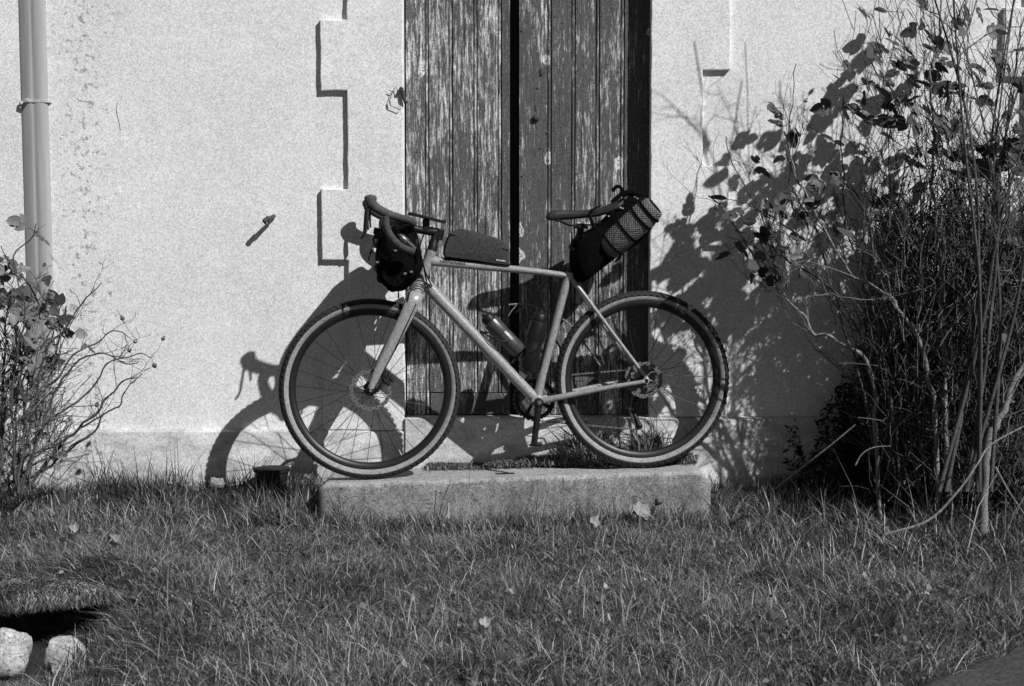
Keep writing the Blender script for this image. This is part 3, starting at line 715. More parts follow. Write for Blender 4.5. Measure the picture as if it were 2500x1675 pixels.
# ------------------------------------------------------------------ bags and things carried
def pillow(poly_px, w0, w1, name, mat, label, cat, shape=((0, .80), (.06, .90), (.16, .97), (.35, 1.0), (.65, 1.0), (.84, .97), (.94, .90), (1, .80)), wr=.004, seed=0, n=4, wtop=None):
    pts2 = smooth_path([Vector((a, b_, 0)) for a, b_ in poly_px]+[Vector((poly_px[0][0], poly_px[0][1], 0))], n)[:-1]
    rings = []
    for t, sc_ in shape:
        w = w0+(w1-w0)*t; pp = [B(q.x, q.y, max(w0, w1)) + EW*(w-max(w0, w1)) for q in pts2]
        c = sum(pp, Vector())/len(pp); ctr = sum(pp, Vector())/len(pp)
        rg = []
        for p in pp:
            q = c+(p-c)*sc_; d = (p-c).normalized(); q += d*wr*mnoise.noise(q*22+Vector((seed, 0, 0)))+EW*wr*.8*mnoise.noise(q*18+Vector((seed, 5, 0))); rg.append(q)
        rings.append(rg)
    b = MB()
    b.loft(rings, 0, False)
    for rg, flip in ((rings[0], 1), (rings[-1], 0)):       # domed ends in rings towards the middle
        c = sum(rg, Vector())/len(rg); dome = (EW if (rg is rings[-1]) == (w1 > w0) else -EW)
        rr = [rg]+[[c+(p-c)*s_+dome*hh+EW*wr*.6*mnoise.noise((c+(p-c)*s_)*25) for p in rg] for s_, hh in ((.75, .004), (.45, .006), (.15, .007))]
        b.loft(rr, 0, False); k = len(b.v); b.f.append(tuple(range(k-len(rg), k))); b.m.append(0)
    return b
tb = thing('top_tube_bag', 'grey wedge-shaped zip bag standing on the top tube behind the stem', 'bag', tuple(B(1165, 640)))
poly = [(1086, 627), (1083.8, 615), (1091, 587), (1099, 571), (1112, 563), (1122, 559), (1142, 561), (1166, 566), (1191, 574), (1219, 584), (1230, 590), (1238, 610), (1243.6, 641), (1240, 648), (1167, 638)]
b = pillow(poly, .026, -.026, 'bag', M['bagside'], '', '', shape=((0, .965), (.05, .985), (.15, 1.0), (.5, 1.0), (.85, 1.0), (.95, .985), (1, .965)), wr=.0025)
b.build('bag_body', M['bagside'], tb)
b = MB(); b.tube([B(1087, 622.5, .0), B(1167, 634.5, .0), B(1240, 644.5, .0)], (.0270, .0042), 10, EW); b.build('bag_base', M['strap'], tb)
b = MB(); b.tube(smooth_path([B(1098, 571.5, .0285), B(1116, 577, .0285)]), .0016, 6); b.build('piping', M['strap'], tb); b = MB(); b.tube(smooth_path([B(1180, 592, .029), B(1205, 601, .0295), B(1236, 610, .0275), B(1238, 614, .027)]), .0018, 6)
b.build('zip', M['strap'], tb)
b = MB()
for k in range(7): c = B(1213+k*3.3, 634.3+k*.55, .0290); b.box(c, EU*.0017, UP*.0024, EW*.0004)
b.build('bag_marking', M['print_light'], tb, False)
# handlebar roll
hbg = thing('handlebar_bag', 'bulky black bag slung under the handlebar above the front wheel', 'bag', tuple(B(975, 640)))
poly = [(936, 548), (927, 580), (922, 625), (926, 655), (925, 682), (945, 700), (967, 711), (988, 702), (1006, 692), (1021, 676), (1031, 650), (1029, 620), (1018, 596), (1014, 572), (1000, 552), (968, 545)]
b = pillow(poly, .150, -.150, '', None, '', '', wr=.020, seed=3); b.build('bag_body', M['fabric'], hbg)
for w in (.09, -.09):
    b = MB(); b.tube(smooth_path([B(1004, 540, w), B(975, 545, w), B(932, 580, w), B(924, 640, w), B(930, 682, w), B(965, 708, w), B(1012, 684, w), B(1029, 640, w), B(1016, 575, w), B(1004, 540, w)]), (.0105, .0018), 8, EW); b.build('strap', M['strap'], hbg)
for pts in ([(914, 590), (905, 615), (899, 636)], [(972, 704), (973, 716), (972, 724)], [(1020, 660), (1012, 668), (1004, 682)], [(935, 655), (927, 676), (931, 690)]):
    b = MB(); b.tube(smooth_path([B(p[0], p[1], .14) for p in pts]), [.0015, .003], 6); b.build('strap_end', M['strap'], hbg)
for pts in ([(930, 560), (912, 585), (922, 612), (918, 640)], [(925, 640), (915, 655), (924, 672)], [(1012, 600), (1022, 622), (1014, 650)], [(960, 552), (975, 600), (950, 640), (975, 690)]):
    b = MB(); b.tube(smooth_path([B(p[0], p[1], .158) for p in pts]), (.005, .0018), 6, EW); b.build('strap_end', M['strap'], hbg)
b = MB()
for q_ in ((921, 640), (965, 612), (1004, 664), (989, 668)): b.box(B(q_[0], q_[1], .163), EU*.006, UP*.004, EW*.002, ch=.001)
b.build('buckle', M['dsteel'], hbg)
b = MB(); b.box(B(973, 722, .10), EU*.003, UP*.010, EW*.003, ch=.001); b.build('toggle', M['strap'], hbg)
# canister behind the drop
cn = thing('canister', 'dark slim canister with a pale band tied inside the handlebar drop', 'canister', tuple(B(980, 580, .13)))
def cyl(b, a, e, prof, seg=20, m=0):
    b.tube([a.lerp(e, t) for t, r in prof], [r for t, r in prof], seg, EW, m=m)
ca, ce = B(952, 556, .15), B(1012, 610, .15)
b = MB(); cyl(b, ca, ce, ((0, .010), (.02, .016), (.35, .0165), (1, .016), (1, .010))); b.build('canister_body', M['black'], cn)
b = MB(); cyl(b, ca, ce, ((.42, .0168), (.43, .0175), (.66, .0175), (.67, .0168))); b.build('band', M['bottle_metal'], cn)
# lamp hanging at the lever
b = MB(); b.tube([B(912, 563, .16), B(928, 566, .16)], [.012, .015], 12, EW); b.tube([B(913, 575, .16), B(929, 577, .16)], [.010, .013], 12, EW)
b.tube(smooth_path([B(931, 556, .16), B(932, 575, .16), B(920, 592, .15), B(905, 620, .14)]), .002, 6); b.box(B(921, 569, .16), EU*.010, UP*.016, EW*.012, ch=.004)
tag(center(b.build('front_lamp', M['black'])), 'small black lamp fixed ahead of the handlebar bag below the brake hood', 'lamp')
# phone on its mount
ph = thing('phone', 'flat black phone tilted on a mount above the stem', 'phone', tuple(B(1041, 540)))
a, e = B(996, 521), B(1087, 543.5); td = (e-a).normalized(); tn = EW.cross(td)
b = MB(); b.box(a.lerp(e, .5), td*((e-a).length/2), EW*.036, tn*.0046, ch=.002); b.build('phone_body', M['black'], ph)
b = MB(); b.box(a.lerp(e, .5)+(tn if tn.z > 0 else -tn)*.0052, td*((e-a).length/2-.005), EW*.033, tn*.0006); b.build('screen', M['glass'], ph)
b = MB(); b.box(B(1040, 545), EU*.013, UP*.016, EW*.012, ch=.003); b.box(B(1045, 557), EU*.020, UP*.006, EW*.016, ch=.002); b.build('phone_mount', M['black'], ph)
# water bottles
def bottle(lab, a, e, mat, r=.036):
    t = thing('water_bottle', lab, 'bottle', tuple(e))
    b = MB(); cyl(b, a, e, ((.17, r*.7), (.20, r*.95), (.24, r), (.46, r), (.50, r*.93), (.55, r*.93), (.60, r), (.97, r), (1, r*.85)), 26); b.build('bottle_body', mat, t)
    b = MB(); cyl(b, a, e, ((.0, r*.30), (.04, r*.36), (.05, r*.62), (.08, r*.80), (.17, r*.82), (.18, r*.70)), 24); b.build('cap', M['black'], t)
    return t
a1 = B(1180, 766); e1 = B(1268, 859)
t = bottle('grey metal bottle with black cap caged on the sloping down tube', a1, e1, M['bottle_metal'], .0325)
b = MB()
for k in range(6): c = a1.lerp(e1, .52+k*.035)+EW*.0335+dn*.012; b.box(c, dtd*.0022, dn*.0045, EW*.0006)
b.build('bottle_marking', M['print_light'], t, False)
bottle('dark glossy bottle caged against the near-upright seat tube', B(1322, 757), B(1287, 905), M['bottle'])
# saddle pack with rolled foam mat
sp = thing('saddle_pack', 'big black seat pack strapped behind the saddle and seatpost', 'bag', tuple(B(1440, 640)))
poly = [(1398, 640), (1400, 600), (1412, 580), (1450, 557), (1482, 535), (1506, 505), (1530, 486), (1572, 474), (1602, 490), (1607, 530), (1600, 560), (1570, 590), (1524, 622), (1487, 648), (1455, 672), (1432, 690), (1412, 684)]
b = pillow(poly, .075, -.075, '', None, '', '', wr=.007, seed=9, shape=((0, .62), (.06, .78), (.16, .90), (.32, .98), (.5, 1.0), (.68, .98), (.84, .90), (.94, .78), (1, .62)))
b.build('bag_body', M['fabric'], sp)
for pts in ([(1400, 612), (1392, 602), (1400, 590)], [(1452, 558), (1440, 520), (1470, 500)], [(1492, 524), (1512, 494), (1530, 476)], [(1420, 575), (1436, 590), (1428, 612)], [(1520, 612), (1508, 634), (1500, 640)]):
    b = MB(); b.tube(smooth_path([B(p[0], p[1], .055) for p in pts]), (.008, .002), 8, EW); b.build('strap', M['strap'], sp)
b = MB()
for q in ((1515, 507), (1520, 509), (1550, 481), (1556, 485), (1486, 528)): b.box(B(q[0], q[1], .072), EU*.004, UP*.0025, EW*.002, ch=.0008)
b.build('buckle', M['steel'], sp, False)
b = MB(); b.tube(smooth_path([B(1496, 496, .02), B(1503, 487, .02), B(1514, 476, .02), B(1517, 470, .02)]), (.012, .006), 8, EW); b.tube(smooth_path([B(1495, 466, .02), B(1505, 456, .02), B(1516, 458, .02), B(1518, 470, .02)]), (.008, .005), 8, EW)
b.tube(smooth_path([B(1518, 476, .02), B(1536, 470, .02), B(1560, 476, .02), B(1578, 482, .02)]), (.012, .012), 10, EW)
b.build('lashing', M['fabric'], sp)
rm = thing('rolled_mat', 'dimpled grey foam mat rolled and strapped to the side of the seat pack', 'mat', tuple(B(1481, 605, .07)))
ra, re = B(1478, 611, .048), B(1599, 503, .125)
b = MB(); cyl(b, ra, re, ((0, .020), (.01, .038), (.04, .047), (.10, .054), (.8, .054), (.9, .048), (.97, .046), (1.0, .040)), 32); b.build('roll', M['foam'], rm)
b = MB(); cyl(b, ra, re, ((.99, .0345), (1.006, .0335)), 24); b.build('roll_end_black_disc', M['strap'], rm)  # black disc on the closed end, painting the shade of an open roll
for t0, tl in ((.13, .0), (.42, .0), (.70, .0), (.86, 0)):
    b = MB(); r_ = .0555 if t0 < .8 else .0535; c = ra.lerp(re, t0); cyl(b, ra, re, ((t0, r_), (t0+.004, r_+.0015), (t0+.035, r_+.0015), (t0+.039, r_)), 32); b.build('strap', M['strap'], rm)

# ------------------------------------------------------------------ plant pot and loose stones by the wall
pt = thing('plant_pot', 'black plastic plant pot half hidden in grass under the front tyre shadow', 'plant pot', tuple(P(664, 1185, -.13)))
b = MB(); c = P(664, 1182, -.13); zt = P(664, 1142, -.13).z; r1 = .071
for k, (z0, r0, r2) in enumerate(((zt-.012, .074, .074),)): pass
b.tube([Vector((c.x, c.y, z)) for z in (zt-.11, zt-.014, zt-.013, zt-.001, zt, zt-.001, zt-.09)], [.050, .067, .073, .074, .071, .068, .046], 28, Vector((1, 0, 0)))
b.build('pot_body', M['pot'], pt)
b = MB(); b.tube([Vector((c.x, c.y, zt-.03)), Vector((c.x, c.y, zt-.026))], [.062, .06], 20, Vector((1, 0, 0))); b.build('potting_soil', M['soil'], pt)
def rock(name, c, sx, sy, sz, mat, label, seed, cat='stone', group=None):
    b = MB(); n1, n2 = 20, 14; rings = []; c = Vector(c)
    for j in range(1, n2):
        th = math.pi*j/n2; r_ = []
        for i in range(n1):
            a = 2*math.pi*i/n1; d = Vector((math.sin(th)*math.cos(a), math.sin(th)*math.sin(a), math.cos(th)))
            k = 1+.34*mnoise.noise(d*1.3+Vector((seed, 0, 0)))+.14*mnoise.noise(d*3.3+Vector((seed, 1, 0)))
            dd = Vector((math.copysign(abs(d.x)**.8, d.x), math.copysign(abs(d.y)**.8, d.y), math.copysign(abs(d.z)**.75, d.z)))
            r_.append(c+Vector((dd.x*sx, dd.y*sy, dd.z*sz))*k)
        rings.append(r_)
    b.loft(rings); o = b.build(name, mat, None, True, 50); return tag(center(o), label, cat, group)
def pit_rock(px, py, sx, sy, sz, seed, label, dz):
    q = G(px, py, -.24); return rock('boulder', (q.x, q.y-.02, -.24+dz), sx, sy, sz, M['stone'], label, seed)
pit_rock(25, 1590, .056, .045, .064, 1, 'pale boulder at the left frame edge in the grassy hollow', .0)
pit_rock(163, 1604, .050, .044, .056, 4, 'rounded pale boulder right of the dark gap in the grassy hollow', .0)
pit_rock(20, 1640, .052, .04, .040, 8, 'low pale boulder in the bottom left corner in front of another', .035)
# overhanging turf lip above the hollow
b = MB(); rings = []
for i in range(25):
    t = i/24*2-1; x = PIT.x-.14+t*.26; w_ = math.sqrt(max(0, 1-t*t)); rg = []
    for k in range(12):
        a = 2*math.pi*k/12; y_ = PIT.y+.26+.05*mnoise.noise(Vector((x*9, 1, 0)))+.12*w_*math.cos(a)+.03*mnoise.noise(Vector((x*5, 3, 0))); z_ = gz(x, PIT.y+.38)-.028+(.035*w_+.004)*math.sin(a)+.012*w_*mnoise.noise(Vector((x*11, k, 0)))
        rg.append(Vector((x, y_, z_)))
    rings.append(rg)
b.loft(rings); o = b.build('turf_bank', M['soil'], None); o['kind'] = 'structure'
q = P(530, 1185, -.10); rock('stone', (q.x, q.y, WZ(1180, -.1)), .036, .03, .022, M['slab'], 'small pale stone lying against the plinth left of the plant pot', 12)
# fallen leaves
def dead_leaf(px, py, s, rot, label, curl=.5):
    b = MB(); g0 = G(px, py, -.13); z = gz(g0.x, g0.y)+.042; c = Vector((g0.x, g0.y, z)); n_ = 10; rows = []
    for i in range(n_+1):
        t = i/n_; w = s*.42*math.sin(math.pi*min(1, t*1.02+.01))**.7*(1+.25*math.sin(t*17))
        rows.append([Vector((s*(t-.5), w*k, s*curl*((k*k)*.5+(t-.5)**2*1.2)+.004*mnoise.noise(Vector((t*7, k*3, px))))) for k in (-1, -.5, 0, .5, 1)])
    V = [c+Matrix.Rotation(rot, 3, 'Z')@Matrix.Rotation(.7, 3, 'X')@v for r in rows for v in r]
    b.add(V, [(i*5+k, i*5+k+1, (i+1)*5+k+1, (i+1)*5+k) for i in range(n_) for k in range(4)])
    tag(center(b.build('fallen_leaf', M['deadleaf'], None, True, 80)), label, 'leaf')
dead_leaf(1566, 1266, .095, .4, 'large pale curled leaf on the grass below the right half of the step')
dead_leaf(1598, 1252, .06, 1.8, 'smaller pale leaf touching the right side of the large curled leaf')
dead_leaf(1462, 1290, .06, -.3, 'faded leaf with dark underside just left of the large pale leaf')
dead_leaf(272, 1330, .05, 1.2, 'light withered leaf on the lawn halfway down the left side', .9)
dead_leaf(186, 1300, .045, .2, 'curled leaf in the lawn above and left of the withered one', .9)
dead_leaf(1187, 1507, .04, .1, 'small pale leaf low in the middle of the lawn')

# ------------------------------------------------------------------ grass
rng = np.random.default_rng(5)
def blades(n, xy, L, wd, lean, shade, bend=.5):
    # xy (n,2) arrays; returns verts (n*5,3), faces and shade per vertex
    x, y = xy[:, 0], xy[:, 1]; z = np.array([gz(float(a), float(c)) for a, c in zip(x, y)]) if n < 9000 else gzv(x, y)
    az = rng.uniform(0, 2*np.pi, n); laz = rng.uniform(0, 2*np.pi, n)
    ln = lean*np.abs(rng.normal(1, .45, n)); dxn, dyn = np.cos(laz)*ln, np.sin(laz)*ln
    dxn += shiftx(x, y); dyn += shifty(x, y)
    sx, sy = np.cos(az)*wd*.5, np.sin(az)*wd*.5
    V = np.zeros((n, 5, 3)); nrm = 1/np.sqrt(1+dxn**2+dyn**2)
    for k, (t, wk) in enumerate(((0, 1), (.5, .85), (1, 0))):
        hx = dxn*nrm*L*(t*.5+t*t*bend); hy = dyn*nrm*L*(t*.5+t*t*bend); hz = L*nrm*(t-.28*t*t*np.minimum(ln, 1.6)) - (.006 if t == 0 else 0)
        if k < 2:
            V[:, 2*k] = np.stack([x+hx-sx*wk, y+hy-sy*wk, z+hz], 1); V[:, 2*k+1] = np.stack([x+hx+sx*wk, y+hy+sy*wk, z+hz], 1)
        else: V[:, 4] = np.stack([x+hx, y+hy, z+hz], 1)
    return V.reshape(-1, 3), np.repeat(shade, 5)
def gzv(x, y):
    gx = np.linspace(-3, 3, 241); gy = np.linspace(-3.2, .3, 141)
    global _GZ
    if '_GZ' not in globals(): _GZ = np.array([[gz(float(a), float(c)) for a in gx] for c in gy])
    fx = np.clip((x+3)/6*240, 0, 239.99); fy = np.clip((y+3.2)/3.5*140, 0, 139.99); i = fx.astype(int); j = fy.astype(int); u = fx-i; v = fy-j
    return _GZ[j, i]*(1-u)*(1-v)+_GZ[j, i+1]*u*(1-v)+_GZ[j+1, i]*(1-u)*v+_GZ[j+1, i+1]*u*v
def nz(x, y, s, k):                   # cheap smooth value noise
    g = np.random.default_rng(k).random((64, 64)); fx = (x*s+100) % 63; fy = (y*s+100) % 63; i = fx.astype(int); j = fy.astype(int); u = fx-i; v = fy-j
    u = u*u*(3-2*u); v = v*v*(3-2*v)
    return g[i, j]*(1-u)*(1-v)+g[(i+1) % 64, j]*u*(1-v)+g[i, (j+1) % 64]*(1-u)*v+g[(i+1) % 64, (j+1) % 64]*u*v
def shiftx(x, y): return (nz(x, y, 4., 3)-.5)*1.0 - .9*np.exp(-(((x-PIT.x)/.6)**2+((y-PIT.y-.4)/.35)**2))
def shifty(x, y): return (nz(x, y, 4., 4)-.5)*1.0 - .5*np.exp(-(((x-PIT.x)/.6)**2+((y-PIT.y-.4)/.35)**2))
pa = G(2240, 1690, -.2); pb = G(2520, 1575, -.2)
def keep(x, y):
    k = np.ones(len(x), bool)
    yf = -.415+(x+.7)*.085
    k &= ~((x > -.74) & (x < .78) & (y > yf-.004) & (y < -.03)); k &= y < -.038
    d = ((pb.x-pa.x)*(y-pa.y)-(pb.y-pa.y)*(x-pa.x)); k &= d > (nz(x, y, 20., 9)-.5)*.03
    k &= ~((((x-PIT.x+.09)/.22)**2+((y-PIT.y+.07)/.36)**2) < .8+.4*nz(x, y, 25., 12))
    return k
def field(n, y0, y1):
    out = []
    while sum(len(a) for a in out) < n:
        x = rng.uniform(-2.35, 2.35, n); y = rng.uniform(y0, y1, n); k = keep(x, y) & (np.abs(x) < (y+5.76)*.385+.10); out.append(np.stack([x[k], y[k]], 1))
    return np.concatenate(out)[:n]
def grass_obj(name, sets):
    V = np.concatenate([s[0] for s in sets]); A = np.concatenate([s[1] for s in sets]); n = len(V)//5
    base_ = np.arange(n)[:, None]*5; me = bpy.data.meshes.new(name)
    tri = (base_+np.array([0, 1, 3, 0, 3, 2, 2, 3, 4])).reshape(-1)
    me.vertices.add(len(V)); me.vertices.foreach_set('co', V.reshape(-1).astype(np.float32))
    me.loops.add(len(tri)); me.loops.foreach_set('vertex_index', tri.astype(np.int32)); me.polygons.add(len(tri)//3)
    me.polygons.foreach_set('loop_start', np.arange(0, len(tri), 3, dtype=np.int32))
    at = me.attributes.new('shade', 'FLOAT', 'POINT'); at.data.foreach_set('value', A.astype(np.float32))
    me.materials.append(M['grass']); me.update(); me.validate()
    o = bpy.data.objects.new(name, me); COL.objects.link(o); o['kind'] = 'stuff'; return o
def shades(n, base, dry=.25, xy=None):
    s = base*.66*rng.lognormal(0, .7, n)*(.40+.8*nz(xy[:, 0], xy[:, 1], 9., 8)+.45*nz(xy[:, 0], xy[:, 1], 2.2, 88))*np.where(nz(xy[:, 0], xy[:, 1], 13., 93) > .72, .45, 1.); d = rng.random(n) < dry*(.5+nz(xy[:, 0], xy[:, 1], 3., 6)); s[d] *= rng.uniform(2.0, 6.5, d.sum()); return np.minimum(s, .42)
sets = []
n = 270000; xy = field(n, -2.75, -.04); L = rng.uniform(.022, .060, n)*(.45+1.1*nz(xy[:, 0], xy[:, 1], 6., 1)*nz(xy[:, 0], xy[:, 1], 17., 71)*1.6); wd = rng.uniform(.0009, .0021, n)
sets.append(blades(n, xy, L, wd, 1.1, shades(n, .085, .30, xy)))
n = 90000; xy = field(n, -2.75, -.04); L = rng.uniform(.012, .030, n)      # matted thatch lying flat
sets.append(blades(n, xy, L, rng.uniform(.0009, .0017, n), 2.8, shades(n, .12, .5, xy), .2))
n = 46000; xy = field(n, -2.75, -.04); k = nz(xy[:, 0], xy[:, 1], 9., 2) > .48; xy = xy[k]; n = len(xy)
sets.append(blades(n, xy, rng.uniform(.05, .125, n), rng.uniform(.0010, .0030, n), 1.3, shades(n, .075, .25, xy)))
n = 9000; xy = field(n, -2.75, -.04); sets.append(blades(n, xy, rng.uniform(.06, .18, n), rng.uniform(.0010, .0024, n), 1.7, rng.uniform(.16, .5, n)))
n = 26000; t = rng.uniform(-1, 1, n); ph = rng.uniform(-.5, 2.9, n); w_ = np.sqrt(1-t*t); xx = PIT.x-.14+t*.29; yy_ = PIT.y+.26-.12*w_*np.cos(ph)
zb = gzv(xx, np.full(n, PIT.y+.38))-.028+(.035*w_)*np.sin(ph); L = rng.uniform(.015, .10, n)*(.3+1.3*nz(xx, yy_, 16., 55)); a = rng.normal(-2.3, 1.3, n); V = np.zeros((n, 5, 3)); wd = rng.uniform(.0007, .0014, n)
for k, (tt_, s_) in enumerate(((0, -1), (0, 1), (.5, -1), (.5, 1), (1, 0))):
    V[:, k] = np.stack([xx+np.cos(a)*L*tt_*.8+s_*wd, yy_+np.sin(a)*L*tt_*.6+s_*wd*.3, zb+L*(.65*tt_-.75*tt_*tt_)], 1)
sets.append((V.reshape(-1, 3), np.repeat(shades(n, .10, .3, np.stack([xx, yy_], 1)), 5)))
g = grass_obj('lawn_grass', sets); tag(g, 'short unkempt sunlit lawn grass covering the foreground', 'grass')
# clover and small broad leaves
n = 7000; xy = field(n, -2.7, -.04); k = nz(xy[:, 0], xy[:, 1], 3.5, 21) > .5; xy = xy[k]; n = len(xy)
V = np.zeros((n, 5, 3)); z = gzv(xy[:, 0], xy[:, 1])+rng.uniform(.012, .034, n); a = rng.uniform(0, 6.28, n); r = rng.uniform(.003, .0075, n); t1 = rng.normal(0, .5, n); t2 = rng.normal(0, .5, n)
for k, (u, v) in enumerate(((-1, -.5), (-1, .5), (.0, -1), (.0, 1), (1, 0))):
    px_ = (u*np.cos(a)-v*np.sin(a))*r; py_ = (u*np.sin(a)+v*np.cos(a))*r; V[:, k] = np.stack([xy[:, 0]+px_, xy[:, 1]+py_, z+px_*t1+py_*t2], 1)
o = grass_obj('clover', [(V.reshape(-1, 3), np.repeat(.09*rng.lognormal(0, .4, n), 5))]); tag(o, 'tiny broad clover leaves scattered through the lawn', 'clover')
n = 260; xy = field(n, -2.6, -.1); V = np.zeros((n, 5, 3)); z = gzv(xy[:, 0], xy[:, 1])+rng.uniform(.018, .04, n); a = rng.uniform(0, 6.28, n); r = rng.uniform(.004, .011, n); t1 = rng.normal(0, .9, n); t2 = rng.normal(0, .9, n)
for k, (u, v) in enumerate(((-1, -.1), (-.6, .5), (.1, -.6), (.3, .45), (1, 0))):
    px_ = (u*np.cos(a)-v*np.sin(a))*r; py_ = (u*np.sin(a)+v*np.cos(a))*r; V[:, k] = np.stack([xy[:, 0]+px_, xy[:, 1]+py_, z+px_*t1+py_*t2+.004*(k == 2)], 1)
o = grass_obj('leaf_litter', [(V.reshape(-1, 3), np.repeat(rng.uniform(.06, .28, n), 5))]); tag(o, 'crumbled dry leaf scraps scattered over the lawn', 'leaf litter')
# rough tufts along the wall foot, around the step and under the bushes
def patch(n, x0, x1, y0, y1, l0, l1, lean=.55, base=.075, w0=.002, w1=.0045, dry=.25):
    x = rng.uniform(x0, x1, n); y = rng.uniform(y0, y1, n); k = keep(x, y); xy = np.stack([x[k], y[k]], 1); n = len(xy)
    return blades(n, xy, rng.uniform(l0, l1, n)*(.4+.9*nz(xy[:, 0], xy[:, 1], 11., 31)), rng.uniform(w0, w1, n), lean, shades(n, base, dry, xy))
sets = [patch(2600, -2.2, -.72, -.20, -.04, .05, .13), patch(260, -1.75, -1.0, -.16, -.04, .14, .26, .5), patch(1500, .80, 1.6, -.30, -.04, .06, .18), patch(2200, -1.0, -.64, -.50, -.08, .07, .17, .6, .09),
        patch(4500, .8, 2.3, -1.05, -.3, .05, .16, .7), patch(500, .78, 1.25, -.55, -.2, .10, .24, .6), patch(3200, -.76, .80, -.53, -.33, .04, .12, .8, .11), patch(260, -.7, .78, -.50, -.40, .12, .22, .9, .09), patch(3000, -2.3, -1.3, -.6, -.1, .04, .10), patch(260, 1.3, 2.2, -1.1, -.5, .2, .42, .9, .2), patch(2600, 1.25, 2.3, -.66, -.40, .06, .17, .7, .09),
        patch(420, PIT.x-.3, PIT.x+.25, PIT.y-.34, PIT.y-.12, .07, .17, .8, .04), patch(260, PIT.x+.16, PIT.x+.5, PIT.y-.2, PIT.y+.3, .06, .14, 1.1, .06)]
o = grass_obj('rough_grass', sets); tag(o, 'longer rough grass tufts growing along the foot of the wall', 'grass')
# weeds in the joint between step and sill (they stand on the step)
def weeds(n, x0, x1, hmax, cz):
    x = rng.uniform(x0, x1, n); hgt = hmax*(.35+.9*nz(x, x*0+3, 9., 41)); y = -.040-np.abs(rng.normal(0, .035, n)); L = hgt*rng.uniform(.4, 1, n)
    z = .003+(x+.544)*.0227+rng.uniform(0, .4, n)*hgt; V = np.zeros((n, 5, 3)); az = rng.uniform(0, 6.28, n); wd = rng.uniform(.0012, .0028, n); la = rng.uniform(0, 6.28, n); ll = L*rng.uniform(.2, 1.1, n)
    sx, sy = np.cos(az)*wd, np.sin(az)*wd
    for k, (t, s_) in enumerate(((0, -1), (0, 1), (.5, -1), (.5, 1), (1, 0))):
        V[:, k] = np.stack([x+np.cos(la)*ll*t*t+sx*s_, y+np.sin(la)*ll*t*t*.5+sy*s_, z+L*t*(1-.3*t)], 1)
    return V.reshape(-1, 3), np.repeat(.10*rng.lognormal(0, .5, n), 5)
o = grass_obj('joint_weeds', [weeds(9000, -.34, .74, .05, 0), weeds(1400, -.30, -.05, .035, 0), weeds(2500, .20, .60, .085, 0), weeds(420, .22, .62, .20, 0)]); tag(o, 'low mossy weeds and moss growing between the concrete step and the sill', 'weeds')
# single stems one can point at
def stem(pts, r, label, name='grass_stem', mat='bark_pale', ends=None):
    b = MB(); b.tube(smooth_path(pts, 6), [r, r*.5], 6)
    if ends: b.tube(smooth_path(ends, 4), [r*1.1, r*1.8, r], 6)
    tag(center(b.build(name, M[mat])), label, 'stem')
q = lambda px, py, y: P(px, py, y)
stem([q(1132, 1290, -.50), q(1142, 1215, -.49), q(1148, 1150, -.47), q(1156, 1118, -.45), q(1162, 1106, -.45), q(1157, 1106, -.45)], .0016, 'thin pale stem with a hooked tip rising in front of the step between the wheels')
stem([q(1892, 1194, -.50), q(1960, 1140, -.66), q(2030, 1085, -.72), q(2088, 1037, -.74)], .0042, 'straight pale cane slanting up into the dark under the right bush')
stem([q(2160, 1305, -1.0), q(2267, 1270, -1.0), q(2343, 1194, -.98), q(2387, 1131, -.95), q(2420, 1085, -.9), q(2510, 1035, -.85)], .0048, 'long pale cane arching from the lawn to the right frame edge')
stem([q(2088, 1136, -.8), q(2105, 1108, -.8), q(2135, 1092, -.8), q(2175, 1089, -.8)], .0028, 'short curved pale blade arching before the black hollow of the right bush')
stem([q(2095, 1020, -.7), q(2120, 1022, -.72), q(2160, 1028, -.74)], .0024, 'short horizontal pale twig in the dark heart of the right bush')
stem([q(2430, 1140, -.95), q(2460, 1195, -.95), q(2500, 1255, -.95)], .004, 'pale stalk slanting down to the right at the right frame edge')
stem([q(905, 1290, -.46), q(900, 1235, -.47), q(872, 1212, -.47), q(840, 1225, -.47), q(815, 1255, -.47)], .0014, 'dark arching grass stem in front of the left end of the step', mat='bark')
stem([q(1340, 1190+0, -.42), q(1330, 1240, -.44)], .001, 'short dark grass stem before the middle of the step', mat='bark')
stem([q(1473, 1258, -.46), q(1500, 1218, -.45)], .0016, 'left one of two straight dark stems on the right half of the step front', mat='bark')
stem([q(1524, 1260, -.46), q(1515, 1222, -.45), q(1538, 1180, -.44)], .0014, 'kinked dark stem on the right half of the step front', mat='bark')
stem([q(1735, 1245, -.40), q(1728, 1228, -.40), q(1697, 1203, -.40)], .0022, 'dark broken twig at the right end of the step front', mat='bark')
# dry arching twig seen through the frame
b = MB(); yy = -.035
b.tube(smooth_path([q(1242, 744, yy), q(1270, 742, yy), q(1300, 746, yy), q(1325, 755, yy), q(1346, 767, yy), q(1385, 787, yy), q(1420, 830, yy), q(1470, 900, yy), q(1540, 1010, yy-.01), q(1560, 1090, yy-.02), q(1562, 1128, yy-.03)], 6), [.0035, .0028, .0035], 6)
b.tube(smooth_path([q(1290, 744, yy), q(1272, 754, yy), q(1258, 763, yy)]), .0028, 6); b.tube([q(1262, 744, yy), q(1248, 760, yy), q(1241, 772, yy)], .0024, 6)
tag(center(b.build('dry_twig', M['bark_pale'])), 'dry pale forked twig arching behind the bicycle frame in front of the door', 'twig')
b = MB(); b.tube([q(1335, 680, yy), q(1322, 695, yy), q(1308, 710, yy)], .003, 6); b.tube([q(1335, 680, yy), q(1380, 700, yy), q(1440, 790, yy), q(1500, 960, yy), q(1520, 1128, yy)], [.002, .003], 6)
